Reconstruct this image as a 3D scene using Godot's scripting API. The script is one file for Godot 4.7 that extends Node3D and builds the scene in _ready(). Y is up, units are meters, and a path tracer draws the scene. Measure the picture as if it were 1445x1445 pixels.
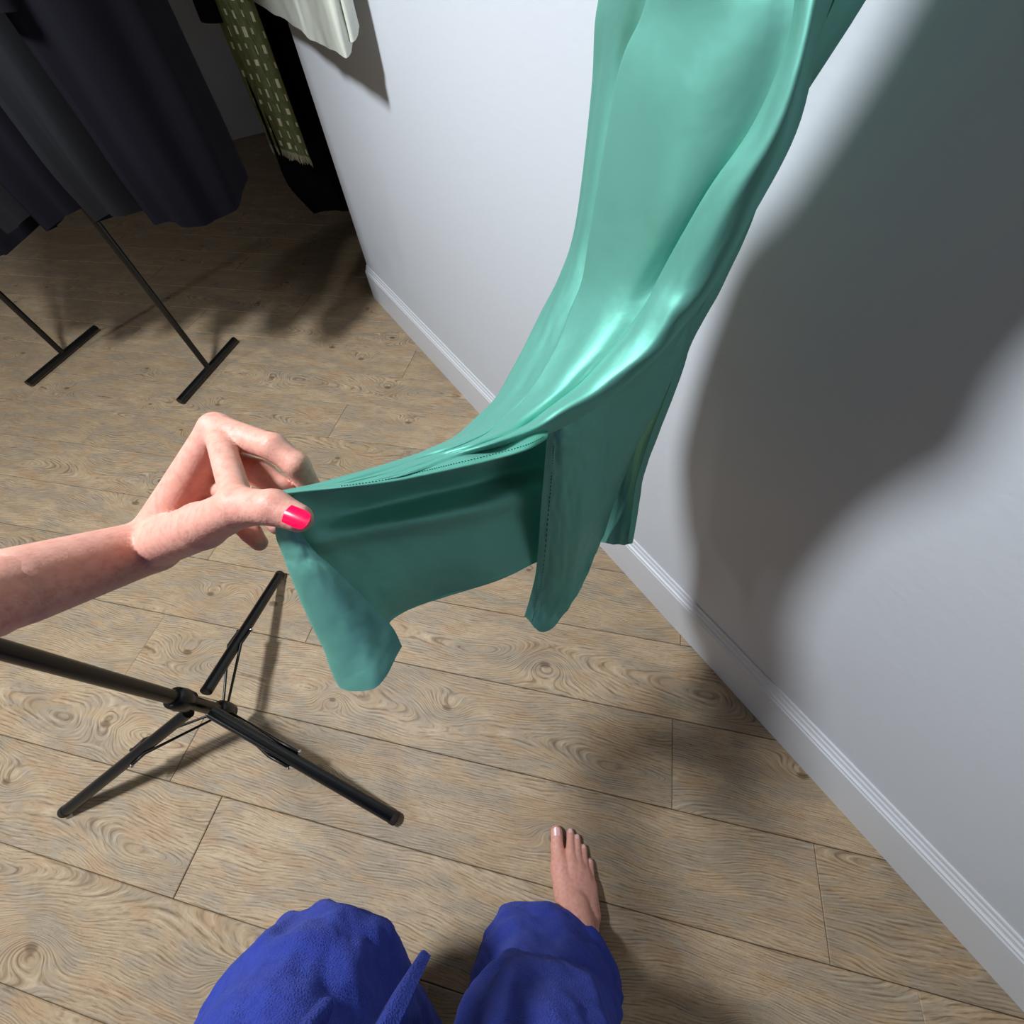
extends Node3D
# A changing corner: a green satin dress hangs against a white wall set at 45 degrees to the floor planks; someone in blue trousers lifts its slit open.
# World: metres, y up, planks run along x. The wall frame is (s along the wall, y, t out of the wall).

const ALONG := Vector3(0.71006, 0.0, 0.70414)
const OUT := Vector3(-0.70414, 0.0, 0.71006)
const WALL_AT := -0.56815
const ROOM_H := 2.45

const FRONT := [
	[Vector3(-0.0074, 1.4933, -0.5194), Vector3(-0.0034, 1.48, -0.5078), Vector3(-0.0118, 1.48, -0.4738), Vector3(-0.0133, 1.4889, -0.4629), Vector3(-0.0131, 1.48, -0.4469), Vector3(-0.0051, 1.48, -0.4038), Vector3(0.0241, 1.4493, -0.3382), Vector3(0.0275, 1.48, -0.3856), Vector3(0.0569, 1.48, -0.3846), Vector3(0.0943, 1.48, -0.3968), Vector3(0.0853, 1.4957, -0.4168)],
	[Vector3(-0.0074, 1.3464, -0.5218), Vector3(-0.0034, 1.34, -0.5078), Vector3(-0.0118, 1.34, -0.4738), Vector3(-0.0049, 1.3417, -0.4617), Vector3(-0.006, 1.34, -0.454), Vector3(0.0019, 1.34, -0.4109), Vector3(0.0338, 1.3408, -0.3894), Vector3(0.0336, 1.34, -0.3866), Vector3(0.0585, 1.34, -0.376), Vector3(0.0975, 1.34, -0.3795), Vector3(0.0891, 1.3481, -0.4061)],
	[Vector3(-0.0224, 1.2194, -0.5395), Vector3(-0.0213, 1.22, -0.5255), Vector3(-0.021, 1.22, -0.49), Vector3(-0.0032, 1.2197, -0.4831), Vector3(-0.0057, 1.22, -0.4748), Vector3(0.0054, 1.22, -0.4145), Vector3(0.0484, 1.2199, -0.3833), Vector3(0.0473, 1.22, -0.38), Vector3(0.0652, 1.22, -0.3623), Vector3(0.0981, 1.22, -0.3648), Vector3(0.0928, 1.2192, -0.3928)],
	[Vector3(-0.0366, 1.1623, -0.5585), Vector3(-0.0446, 1.1638, -0.5487), Vector3(-0.0215, 1.1685, -0.5046), Vector3(-0.0006, 1.1699, -0.4824), Vector3(-0.004, 1.1712, -0.4731), Vector3(0.0335, 1.1813, -0.3867), Vector3(0.0721, 1.1832, -0.3611), Vector3(0.0704, 1.1838, -0.3572), Vector3(0.0759, 1.1852, -0.3446), Vector3(0.0871, 1.1827, -0.3617), Vector3(0.0896, 1.1799, -0.3838)],
	[Vector3(-0.0403, 1.1046, -0.5648), Vector3(-0.0451, 1.1082, -0.5491), Vector3(-0.0291, 1.1147, -0.5191), Vector3(-0.0147, 1.1259, -0.5028), Vector3(-0.0189, 1.1282, -0.4921), Vector3(0.0262, 1.1358, -0.3911), Vector3(0.0727, 1.1397, -0.3605), Vector3(0.0691, 1.1412, -0.3542), Vector3(0.078, 1.1405, -0.3355), Vector3(0.0913, 1.1333, -0.3505), Vector3(0.0933, 1.1284, -0.3725)],
	[Vector3(-0.0493, 0.9915, -0.5564), Vector3(-0.0519, 0.9976, -0.5418), Vector3(-0.0401, 1.0102, -0.5132), Vector3(-0.0235, 1.0254, -0.494), Vector3(-0.0285, 1.0296, -0.4834), Vector3(0.024, 1.0725, -0.389), Vector3(0.0585, 1.0949, -0.3721), Vector3(0.0536, 1.0978, -0.3639), Vector3(0.0666, 1.0987, -0.3426), Vector3(0.0836, 1.0894, -0.3483), Vector3(0.0833, 1.0822, -0.3731)],
	[Vector3(-0.0619, 0.9398, -0.5431), Vector3(-0.0663, 0.9468, -0.5307), Vector3(-0.0493, 0.9624, -0.4997), Vector3(-0.0286, 0.9755, -0.4771), Vector3(-0.0326, 0.9795, -0.4691), Vector3(0.0139, 1.0194, -0.3949), Vector3(0.0426, 1.0343, -0.3843), Vector3(0.0373, 1.0384, -0.3759), Vector3(0.0569, 1.0461, -0.3494), Vector3(0.0757, 1.0409, -0.3519), Vector3(0.0738, 1.029, -0.3768)],
	[Vector3(-0.0796, 0.9013, -0.5261), Vector3(-0.0857, 0.9081, -0.5161), Vector3(-0.0628, 0.9278, -0.4822), Vector3(-0.0403, 0.9463, -0.4562), Vector3(-0.0423, 0.9488, -0.452), Vector3(0.0006, 0.989, -0.3939), Vector3(0.0351, 1.0075, -0.3806), Vector3(0.0296, 1.0121, -0.3722), Vector3(0.047, 1.0221, -0.3451), Vector3(0.0635, 1.0122, -0.3499), Vector3(0.0615, 1.0005, -0.3731)],
	[Vector3(-0.0927, 0.8777, -0.4963), Vector3(-0.0995, 0.8853, -0.4876), Vector3(-0.0734, 0.9064, -0.4533), Vector3(-0.0496, 0.9292, -0.4249), Vector3(-0.0501, 0.9304, -0.4232), Vector3(-0.0091, 0.9666, -0.381), Vector3(0.0207, 0.9777, -0.3751), Vector3(0.0152, 0.9829, -0.3668), Vector3(0.0342, 0.9948, -0.3395), Vector3(0.0518, 0.9896, -0.3431), Vector3(0.0485, 0.9746, -0.3661)],
	[Vector3(-0.1075, 0.8593, -0.4578), Vector3(-0.1142, 0.8663, -0.4486), Vector3(-0.0864, 0.892, -0.4183), Vector3(-0.0612, 0.9167, -0.3939), Vector3(-0.0611, 0.9172, -0.3932), Vector3(-0.0245, 0.947, -0.3654), Vector3(0.0035, 0.9535, -0.3651), Vector3(-0.0019, 0.9591, -0.357), Vector3(0.0159, 0.9731, -0.3309), Vector3(0.0312, 0.9622, -0.3368), Vector3(0.0273, 0.9479, -0.3579)],
	[Vector3(-0.1201, 0.8504, -0.4143), Vector3(-0.1253, 0.8585, -0.4033), Vector3(-0.0989, 0.8846, -0.3799), Vector3(-0.0748, 0.9072, -0.3622), Vector3(-0.0747, 0.9077, -0.3616), Vector3(-0.0403, 0.9323, -0.3444), Vector3(-0.018, 0.9327, -0.3493), Vector3(-0.0231, 0.9387, -0.3414), Vector3(-0.0045, 0.9579, -0.3174), Vector3(0.0093, 0.9443, -0.3262), Vector3(0.0044, 0.93, -0.3452)],
	[Vector3(-0.1389, 0.8483, -0.3731), Vector3(-0.1436, 0.8566, -0.3623), Vector3(-0.1154, 0.8843, -0.3414), Vector3(-0.0915, 0.9048, -0.328), Vector3(-0.0914, 0.9053, -0.3274), Vector3(-0.0622, 0.9236, -0.3196), Vector3(-0.042, 0.922, -0.3285), Vector3(-0.0461, 0.9275, -0.3219), Vector3(-0.0276, 0.9511, -0.298), Vector3(-0.0167, 0.9318, -0.3097), Vector3(-0.0222, 0.9187, -0.3266)],
	[Vector3(-0.1492, 0.8656, -0.3252), Vector3(-0.1536, 0.8728, -0.3159), Vector3(-0.1235, 0.9044, -0.2945), Vector3(-0.1018, 0.9221, -0.2846), Vector3(-0.1016, 0.9227, -0.284), Vector3(-0.0801, 0.9277, -0.2881), Vector3(-0.065, 0.9183, -0.3026), Vector3(-0.0681, 0.9232, -0.2973), Vector3(-0.0507, 0.9463, -0.2759), Vector3(-0.044, 0.9271, -0.2875), Vector3(-0.0499, 0.9131, -0.3034)],
	[Vector3(-0.1527, 0.9151, -0.2602), Vector3(-0.1513, 0.9294, -0.2461), Vector3(-0.1316, 0.9427, -0.2406), Vector3(-0.1164, 0.949, -0.2398), Vector3(-0.1161, 0.9496, -0.2393), Vector3(-0.0974, 0.9603, -0.2348), Vector3(-0.0866, 0.9542, -0.2438), Vector3(-0.0884, 0.958, -0.24), Vector3(-0.0778, 0.9634, -0.2365), Vector3(-0.0737, 0.9498, -0.2465), Vector3(-0.0808, 0.9345, -0.2607)],
	[Vector3(-0.1674, 0.9328, -0.2295), Vector3(-0.1641, 0.9464, -0.2173), Vector3(-0.1512, 0.951, -0.2177), Vector3(-0.1395, 0.9538, -0.2196), Vector3(-0.1392, 0.9544, -0.2191), Vector3(-0.1265, 0.958, -0.2195), Vector3(-0.1165, 0.9575, -0.2215), Vector3(-0.1176, 0.9606, -0.2186), Vector3(-0.1091, 0.964, -0.217), Vector3(-0.1038, 0.9612, -0.2179), Vector3(-0.1122, 0.9461, -0.2307)],
	[Vector3(-0.1819, 0.961, -0.1893), Vector3(-0.1781, 0.9711, -0.1813), Vector3(-0.1691, 0.974, -0.1811), Vector3(-0.1597, 0.9756, -0.1813), Vector3(-0.1593, 0.9762, -0.1809), Vector3(-0.1497, 0.9785, -0.1806), Vector3(-0.1425, 0.9774, -0.182), Vector3(-0.1428, 0.9798, -0.18), Vector3(-0.1367, 0.9815, -0.1789), Vector3(-0.133, 0.9795, -0.1797), Vector3(-0.1409, 0.9683, -0.188)],
	[Vector3(-0.1908, 0.985, -0.1583), Vector3(-0.1885, 0.9899, -0.1551), Vector3(-0.1843, 0.9909, -0.1544), Vector3(-0.1803, 0.9909, -0.1544), Vector3(-0.1799, 0.9916, -0.154), Vector3(-0.1755, 0.9922, -0.1536), Vector3(-0.1719, 0.9911, -0.1543), Vector3(-0.1717, 0.9929, -0.153), Vector3(-0.1686, 0.9929, -0.1522), Vector3(-0.1668, 0.9922, -0.1525), Vector3(-0.1714, 0.9869, -0.156)],
	[Vector3(-0.1995, 1.0066, -0.1329), Vector3(-0.1987, 1.0082, -0.1321), Vector3(-0.1973, 1.0083, -0.1317), Vector3(-0.1966, 1.008, -0.132), Vector3(-0.1961, 1.0086, -0.1317), Vector3(-0.1951, 1.0083, -0.1315), Vector3(-0.1944, 1.0075, -0.1322), Vector3(-0.1939, 1.0086, -0.1314), Vector3(-0.1926, 1.0087, -0.131), Vector3(-0.1919, 1.008, -0.1311), Vector3(-0.1936, 1.0066, -0.132)],
]
const BAND := [
	[Vector3(-0.0419, 0.9316, -0.2909), Vector3(-0.0408, 0.9353, -0.2808), Vector3(-0.0411, 0.936, -0.2731), Vector3(-0.0417, 0.9335, -0.2772)],
	[Vector3(-0.0578, 0.9465, -0.2613), Vector3(-0.0553, 0.9502, -0.2513), Vector3(-0.0543, 0.9508, -0.2436), Vector3(-0.0552, 0.9483, -0.2476)],
	[Vector3(-0.0856, 0.9536, -0.2395), Vector3(-0.082, 0.9568, -0.2297), Vector3(-0.0799, 0.957, -0.2222), Vector3(-0.0813, 0.9544, -0.226)],
	[Vector3(-0.1097, 0.9622, -0.2177), Vector3(-0.1059, 0.966, -0.2083), Vector3(-0.1035, 0.9667, -0.2013), Vector3(-0.1054, 0.9641, -0.2048)],
	[Vector3(-0.1266, 0.9702, -0.1998), Vector3(-0.1231, 0.9736, -0.1918), Vector3(-0.1212, 0.9741, -0.186), Vector3(-0.1234, 0.9714, -0.1894)],
	[Vector3(-0.1442, 0.9788, -0.1799), Vector3(-0.141, 0.9822, -0.1738), Vector3(-0.1393, 0.9826, -0.1701), Vector3(-0.1419, 0.98, -0.1733)],
	[Vector3(-0.1633, 0.9891, -0.1605), Vector3(-0.1605, 0.9926, -0.1563), Vector3(-0.1591, 0.993, -0.1543), Vector3(-0.1622, 0.9904, -0.1574)],
	[Vector3(-0.1796, 0.9981, -0.1471), Vector3(-0.1773, 1.0008, -0.1438), Vector3(-0.1764, 1.0005, -0.1428), Vector3(-0.18, 0.9978, -0.1457)],
	[Vector3(-0.1961, 1.0099, -0.1301), Vector3(-0.1946, 1.0119, -0.1281), Vector3(-0.1946, 1.0108, -0.1283), Vector3(-0.1987, 1.0081, -0.131)],
]
const SIDE := [
	[Vector3(-0.0426, 0.9285, -0.2996), Vector3(-0.0272, 0.9314, -0.3115), Vector3(-0.0031, 0.9429, -0.331), Vector3(0.0286, 0.9628, -0.3603), Vector3(0.07, 1.0018, -0.3976), Vector3(0.0763, 1.0037, -0.4244)],
	[Vector3(-0.0438, 0.9129, -0.2956), Vector3(-0.0255, 0.9056, -0.3034), Vector3(-0.0003, 0.8985, -0.3343), Vector3(0.0333, 0.9, -0.3811), Vector3(0.0776, 0.937, -0.4105), Vector3(0.0773, 0.9147, -0.4309)],
	[Vector3(-0.0461, 0.8681, -0.294), Vector3(-0.0253, 0.8554, -0.308), Vector3(0.0006, 0.8382, -0.3372), Vector3(0.0318, 0.8263, -0.3812), Vector3(0.0717, 0.8581, -0.4168), Vector3(0.0683, 0.8304, -0.4414)],
	[Vector3(-0.0491, 0.7933, -0.2885), Vector3(-0.0256, 0.7639, -0.3014), Vector3(0.0046, 0.7207, -0.3289), Vector3(0.0327, 0.697, -0.3858), Vector3(0.057, 0.7337, -0.4333), Vector3(0.0481, 0.7009, -0.4555)],
	[Vector3(-0.0531, 0.6643, -0.2754), Vector3(-0.0287, 0.6271, -0.2839), Vector3(0.0014, 0.6025, -0.3136), Vector3(0.025, 0.589, -0.37), Vector3(0.0481, 0.606, -0.4204), Vector3(0.0375, 0.5813, -0.4244)],
	[Vector3(-0.061, 0.59, -0.2587), Vector3(-0.0337, 0.5528, -0.2594), Vector3(0, 0.5453, -0.2887), Vector3(0.022, 0.5497, -0.3534), Vector3(0.0407, 0.5528, -0.3979), Vector3(0.0323, 0.5344, -0.401)],
	[Vector3(-0.069, 0.5391, -0.2445), Vector3(-0.035, 0.5089, -0.2331), Vector3(-0.0014, 0.5207, -0.2728), Vector3(0.0187, 0.5326, -0.32), Vector3(0.028, 0.5404, -0.3635), Vector3(0.0208, 0.5258, -0.3727)],
]
const BACK := [
	[Vector3(0.042, 1.48, -0.5332), Vector3(0.0864, 1.48, -0.4962), Vector3(0.1187, 1.48, -0.4571), Vector3(0.1129, 1.48, -0.4206), Vector3(0.0937, 1.48, -0.4115)],
	[Vector3(0.042, 1.25, -0.5332), Vector3(0.0966, 1.25, -0.486), Vector3(0.134, 1.25, -0.4419), Vector3(0.1253, 1.25, -0.3942), Vector3(0.0975, 1.25, -0.3795)],
	[Vector3(0.033, 1.112, -0.528), Vector3(0.0703, 1.1162, -0.498), Vector3(0.0979, 1.1178, -0.4637), Vector3(0.1013, 1.1215, -0.418), Vector3(0.089, 1.1293, -0.388)],
	[Vector3(0.0533, 1.0332, -0.5188), Vector3(0.0854, 1.0361, -0.5052), Vector3(0.1062, 1.0449, -0.4837), Vector3(0.1097, 1.0536, -0.4533), Vector3(0.0993, 1.0615, -0.4326)],
	[Vector3(0.052, 0.9442, -0.5314), Vector3(0.0786, 0.9639, -0.5009), Vector3(0.0954, 0.9843, -0.4688), Vector3(0.0977, 1.009, -0.4253), Vector3(0.0883, 1.017, -0.4104)],
	[Vector3(0.0545, 0.875, -0.5068), Vector3(0.0673, 0.8984, -0.4783), Vector3(0.0811, 0.9151, -0.4602), Vector3(0.0886, 0.9394, -0.4313), Vector3(0.0779, 0.9519, -0.4131)],
	[Vector3(0.0535, 0.8075, -0.5044), Vector3(0.0677, 0.8266, -0.4868), Vector3(0.0806, 0.8524, -0.4621), Vector3(0.0897, 0.8779, -0.4392), Vector3(0.0785, 0.8943, -0.4201)],
	[Vector3(0.0517, 0.6954, -0.4985), Vector3(0.0664, 0.7116, -0.4859), Vector3(0.0799, 0.7336, -0.4736), Vector3(0.0901, 0.7602, -0.4588), Vector3(0.0771, 0.7831, -0.4391)],
	[Vector3(0.047, 0.6237, -0.4647), Vector3(0.0644, 0.6276, -0.4646), Vector3(0.0795, 0.6441, -0.4606), Vector3(0.0878, 0.6691, -0.4515), Vector3(0.0755, 0.6927, -0.4339)],
	[Vector3(0.0411, 0.563, -0.4368), Vector3(0.0603, 0.5685, -0.4396), Vector3(0.0789, 0.5837, -0.4404), Vector3(0.0927, 0.6023, -0.4392), Vector3(0.0823, 0.617, -0.4305)],
	[Vector3(0.0386, 0.5216, -0.417), Vector3(0.0581, 0.5237, -0.4146), Vector3(0.078, 0.5295, -0.4125), Vector3(0.0956, 0.5376, -0.4132), Vector3(0.0869, 0.5555, -0.4044)],
]
const INSIDE := [
	[Vector3(-0.1905, 1.0013, -0.1256), Vector3(-0.195, 1.0013, -0.126), Vector3(-0.2026, 1.0013, -0.1283), Vector3(-0.1909, 1.0004, -0.1374), Vector3(-0.1756, 0.9846, -0.1587), Vector3(-0.1548, 0.9526, -0.197), Vector3(-0.1189, 0.9184, -0.2475), Vector3(-0.0873, 0.8754, -0.3139), Vector3(-0.0355, 0.8394, -0.4074)],
	[Vector3(-0.1859, 0.9848, -0.1164), Vector3(-0.1929, 0.9846, -0.1141), Vector3(-0.2048, 0.98, -0.1143), Vector3(-0.1907, 0.9746, -0.1333), Vector3(-0.1831, 0.9436, -0.1652), Vector3(-0.1573, 0.9083, -0.2066), Vector3(-0.1224, 0.8574, -0.2685), Vector3(-0.0812, 0.8161, -0.3318), Vector3(-0.0202, 0.7712, -0.3916)],
	[Vector3(-0.177, 0.9717, -0.1095), Vector3(-0.1869, 0.9726, -0.1062), Vector3(-0.2023, 0.9655, -0.105), Vector3(-0.1862, 0.9624, -0.1238), Vector3(-0.1703, 0.938, -0.1508), Vector3(-0.1424, 0.9093, -0.1839), Vector3(-0.1074, 0.864, -0.2351), Vector3(-0.0714, 0.8063, -0.3022), Vector3(-0.015, 0.7413, -0.381)],
	[Vector3(-0.168, 0.9593, -0.1063), Vector3(-0.1786, 0.9588, -0.0979), Vector3(-0.1996, 0.9486, -0.0956), Vector3(-0.1877, 0.939, -0.1192), Vector3(-0.1691, 0.9135, -0.1482), Vector3(-0.1431, 0.8777, -0.1838), Vector3(-0.1065, 0.8257, -0.2376), Vector3(-0.0684, 0.7626, -0.3038), Vector3(-0.0087, 0.7037, -0.3754)],
	[Vector3(-0.1473, 0.9253, -0.0957), Vector3(-0.1622, 0.9248, -0.0785), Vector3(-0.1894, 0.9061, -0.072), Vector3(-0.1768, 0.8918, -0.1038), Vector3(-0.16, 0.872, -0.1314), Vector3(-0.139, 0.8295, -0.1719), Vector3(-0.1003, 0.7759, -0.224), Vector3(-0.0638, 0.707, -0.2872), Vector3(-0.003, 0.6573, -0.3554)],
	[Vector3(-0.1336, 0.9029, -0.0882), Vector3(-0.15, 0.9, -0.0629), Vector3(-0.1826, 0.8789, -0.0551), Vector3(-0.1677, 0.8633, -0.0884), Vector3(-0.1633, 0.8369, -0.1211), Vector3(-0.1448, 0.7919, -0.1599), Vector3(-0.096, 0.7359, -0.2196), Vector3(-0.0614, 0.6756, -0.2819), Vector3(-0.0054, 0.6297, -0.3455)],
	[Vector3(-0.1269, 0.8854, -0.0789), Vector3(-0.1391, 0.8781, -0.0461), Vector3(-0.177, 0.8625, -0.0453), Vector3(-0.1639, 0.8516, -0.0819), Vector3(-0.1635, 0.8275, -0.1202), Vector3(-0.1452, 0.7855, -0.1566), Vector3(-0.0948, 0.7234, -0.2177), Vector3(-0.0587, 0.6668, -0.2777), Vector3(-0.0066, 0.6215, -0.3408)],
]
const BLOUSE := [
	[Vector3(-0.7204, 1.5, -1.4056), Vector3(-0.7207, 1.5, -1.3951), Vector3(-0.7251, 1.5, -1.3872), Vector3(-0.7531, 1.5, -1.4148), Vector3(-0.7972, 1.5, -1.4649), Vector3(-0.8412, 1.5, -1.5136), Vector3(-0.8768, 1.5, -1.5488), Vector3(-0.9018, 1.5, -1.5714), Vector3(-0.9525, 1.5, -1.6258), Vector3(-1.0061, 1.5, -1.6869), Vector3(-1.074, 1.5, -1.7592), Vector3(-1.1429, 1.5, -1.8277), Vector3(-1.2295, 1.5, -1.9138), Vector3(-1.3552, 1.5, -2.0429), Vector3(-1.5266, 1.5, -2.2188), Vector3(-1.7027, 1.5, -2.3982), Vector3(-1.9221, 1.5, -2.6236)],
	[Vector3(-0.711, 1.4033, -1.3985), Vector3(-0.712, 1.4002, -1.3864), Vector3(-0.7174, 1.3993, -1.3772), Vector3(-0.7481, 1.4005, -1.4074), Vector3(-0.7962, 1.3992, -1.4627), Vector3(-0.8443, 1.3992, -1.5165), Vector3(-0.8834, 1.3991, -1.5551), Vector3(-0.911, 1.4015, -1.5798), Vector3(-0.9664, 1.4014, -1.6398), Vector3(-1.0249, 1.4023, -1.7073), Vector3(-1.0991, 1.4014, -1.7868), Vector3(-1.1748, 1.4031, -1.8621), Vector3(-1.2699, 1.4046, -1.9567), Vector3(-1.4076, 1.4062, -2.0986), Vector3(-1.5956, 1.4068, -2.292), Vector3(-1.7887, 1.4106, -2.4893), Vector3(-2.0291, 1.415, -2.7371)],
	[Vector3(-0.7023, 1.3065, -1.3919), Vector3(-0.7038, 1.3004, -1.3784), Vector3(-0.7104, 1.2987, -1.3677), Vector3(-0.7436, 1.301, -1.4004), Vector3(-0.7954, 1.2985, -1.4607), Vector3(-0.8472, 1.2983, -1.5192), Vector3(-0.8895, 1.2982, -1.5609), Vector3(-0.9195, 1.3029, -1.5876), Vector3(-0.9793, 1.3028, -1.6527), Vector3(-1.0422, 1.3046, -1.7262), Vector3(-1.1223, 1.3029, -1.8126), Vector3(-1.2043, 1.3062, -1.8941), Vector3(-1.3072, 1.3093, -1.9965), Vector3(-1.4561, 1.3124, -2.1504), Vector3(-1.6593, 1.3137, -2.3601), Vector3(-1.8681, 1.3213, -2.5739), Vector3(-2.128, 1.33, -2.8426)],
	[Vector3(-0.6943, 1.2098, -1.3862), Vector3(-0.6965, 1.2006, -1.3711), Vector3(-0.7041, 1.198, -1.3591), Vector3(-0.7397, 1.2015, -1.394), Vector3(-0.7947, 1.1977, -1.4588), Vector3(-0.8498, 1.1975, -1.5216), Vector3(-0.8951, 1.1973, -1.5662), Vector3(-0.9272, 1.2044, -1.5945), Vector3(-0.9909, 1.2041, -1.6644), Vector3(-1.0578, 1.2069, -1.7434), Vector3(-1.1432, 1.2043, -1.836), Vector3(-1.2307, 1.2093, -1.9232), Vector3(-1.3408, 1.2139, -2.0326), Vector3(-1.4997, 1.2186, -2.1974), Vector3(-1.7166, 1.2205, -2.4218), Vector3(-1.9396, 1.2319, -2.6507), Vector3(-2.2171, 1.245, -2.9383)],
	[Vector3(-0.6873, 1.1131, -1.3814), Vector3(-0.6902, 1.1007, -1.3649), Vector3(-0.6989, 1.0974, -1.3515), Vector3(-0.7365, 1.102, -1.3884), Vector3(-0.7941, 1.0969, -1.4571), Vector3(-0.8521, 1.0967, -1.5236), Vector3(-0.8998, 1.0964, -1.5707), Vector3(-0.9339, 1.1059, -1.6005), Vector3(-1.0009, 1.1055, -1.6744), Vector3(-1.071, 1.1092, -1.7582), Vector3(-1.1608, 1.1058, -1.8562), Vector3(-1.2532, 1.1124, -1.9482), Vector3(-1.3693, 1.1185, -2.0637), Vector3(-1.5368, 1.1248, -2.2379), Vector3(-1.7653, 1.1273, -2.475), Vector3(-2.0003, 1.1425, -2.7168), Vector3(-2.2927, 1.16, -3.0207)],
	[Vector3(-0.6822, 1.0163, -1.3785), Vector3(-0.686, 1.0009, -1.3606), Vector3(-0.6958, 0.9967, -1.3459), Vector3(-0.7347, 1.0025, -1.3841), Vector3(-0.794, 0.9962, -1.4557), Vector3(-0.8536, 0.9959, -1.5249), Vector3(-0.9031, 0.9955, -1.5737), Vector3(-0.9385, 1.0073, -1.6044), Vector3(-1.0076, 1.0069, -1.6813), Vector3(-1.0797, 1.0115, -1.7686), Vector3(-1.1724, 1.0072, -1.8705), Vector3(-1.2681, 1.0155, -1.9658), Vector3(-1.3884, 1.0231, -2.0854), Vector3(-1.5615, 1.031, -2.2661), Vector3(-1.7978, 1.0342, -2.5121), Vector3(-2.0409, 1.0532, -2.7629), Vector3(-2.3432, 1.075, -3.0782)],
]
const GUSSET := [
	[Vector3(0.0898, 1.4878, -0.4068), Vector3(0.0881, 1.4905, -0.415), Vector3(0.0909, 1.4852, -0.4132), Vector3(0.0937, 1.48, -0.4115)],
	[Vector3(0.0933, 1.3441, -0.3928), Vector3(0.0912, 1.3537, -0.4026), Vector3(0.0935, 1.3594, -0.399), Vector3(0.0956, 1.365, -0.3955)],
	[Vector3(0.0954, 1.2196, -0.3788), Vector3(0.0943, 1.2294, -0.3884), Vector3(0.0959, 1.2398, -0.3839), Vector3(0.0975, 1.25, -0.3795)],
	[Vector3(0.0883, 1.1813, -0.3728), Vector3(0.0905, 1.1791, -0.3841), Vector3(0.0915, 1.1783, -0.3844), Vector3(0.0924, 1.1776, -0.3846)],
	[Vector3(0.0923, 1.1308, -0.3615), Vector3(0.0925, 1.1242, -0.3806), Vector3(0.0918, 1.1199, -0.3889), Vector3(0.091, 1.1157, -0.3969)],
	[Vector3(0.0835, 1.0858, -0.3607), Vector3(0.0886, 1.0754, -0.3928), Vector3(0.094, 1.0684, -0.413), Vector3(0.0993, 1.0615, -0.4326)],
	[Vector3(0.0747, 1.035, -0.3644), Vector3(0.0786, 1.0251, -0.3879), Vector3(0.0835, 1.021, -0.3993), Vector3(0.0883, 1.017, -0.4104)],
	[Vector3(0.0625, 1.0063, -0.3615), Vector3(0.0686, 0.9952, -0.3859), Vector3(0.0759, 0.9898, -0.399), Vector3(0.0831, 0.9845, -0.4118)],
	[Vector3(0.0502, 0.9821, -0.3546), Vector3(0.0582, 0.9671, -0.3816), Vector3(0.0682, 0.9594, -0.3976), Vector3(0.0779, 0.9519, -0.4131)],
	[Vector3(0.0292, 0.955, -0.3474), Vector3(0.0441, 0.9397, -0.3773), Vector3(0.0614, 0.9313, -0.3972), Vector3(0.0782, 0.9231, -0.4166)],
	[Vector3(0.0068, 0.9372, -0.3357), Vector3(0.0289, 0.9182, -0.3699), Vector3(0.0541, 0.9061, -0.3954), Vector3(0.0785, 0.8943, -0.4201)],
]
const BACK_GUSSET := [
	[Vector3(-0.0074, 1.4933, -0.5194), Vector3(0.0089, 1.4889, -0.524), Vector3(0.0257, 1.4844, -0.5286), Vector3(0.042, 1.48, -0.5332)],
	[Vector3(-0.0074, 1.3464, -0.5218), Vector3(0.0089, 1.3525, -0.5256), Vector3(0.0257, 1.3588, -0.5294), Vector3(0.042, 1.365, -0.5332)],
	[Vector3(-0.0224, 1.2194, -0.5395), Vector3(-0.0012, 1.2295, -0.5374), Vector3(0.0207, 1.2399, -0.5353), Vector3(0.042, 1.25, -0.5332)],
	[Vector3(-0.0366, 1.1623, -0.5585), Vector3(-0.0125, 1.1639, -0.5491), Vector3(0.0124, 1.1656, -0.5395), Vector3(0.0366, 1.1672, -0.5301)],
	[Vector3(-0.0403, 1.1046, -0.5648), Vector3(-0.0147, 1.1018, -0.552), Vector3(0.0115, 1.099, -0.5389), Vector3(0.037, 1.0962, -0.5262)],
	[Vector3(-0.0493, 0.9915, -0.5564), Vector3(-0.0154, 1.0052, -0.544), Vector3(0.0194, 1.0194, -0.5312), Vector3(0.0533, 1.0332, -0.5188)],
	[Vector3(-0.0619, 0.9398, -0.5431), Vector3(-0.0243, 0.9412, -0.5392), Vector3(0.0144, 0.9428, -0.5353), Vector3(0.052, 0.9442, -0.5314)],
	[Vector3(-0.0796, 0.9013, -0.5261), Vector3(-0.0357, 0.904, -0.5238), Vector3(0.0094, 0.9069, -0.5214), Vector3(0.0532, 0.9096, -0.5191)],
	[Vector3(-0.0927, 0.8777, -0.4963), Vector3(-0.0441, 0.8768, -0.4998), Vector3(0.0059, 0.8759, -0.5033), Vector3(0.0545, 0.875, -0.5068)],
	[Vector3(-0.1075, 0.8593, -0.4578), Vector3(-0.0542, 0.8533, -0.4736), Vector3(0.0007, 0.8472, -0.4898), Vector3(0.054, 0.8412, -0.5056)],
	[Vector3(-0.1201, 0.8504, -0.4143), Vector3(-0.0628, 0.8363, -0.444), Vector3(-0.0038, 0.8216, -0.4746), Vector3(0.0535, 0.8075, -0.5044)],
]
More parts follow.
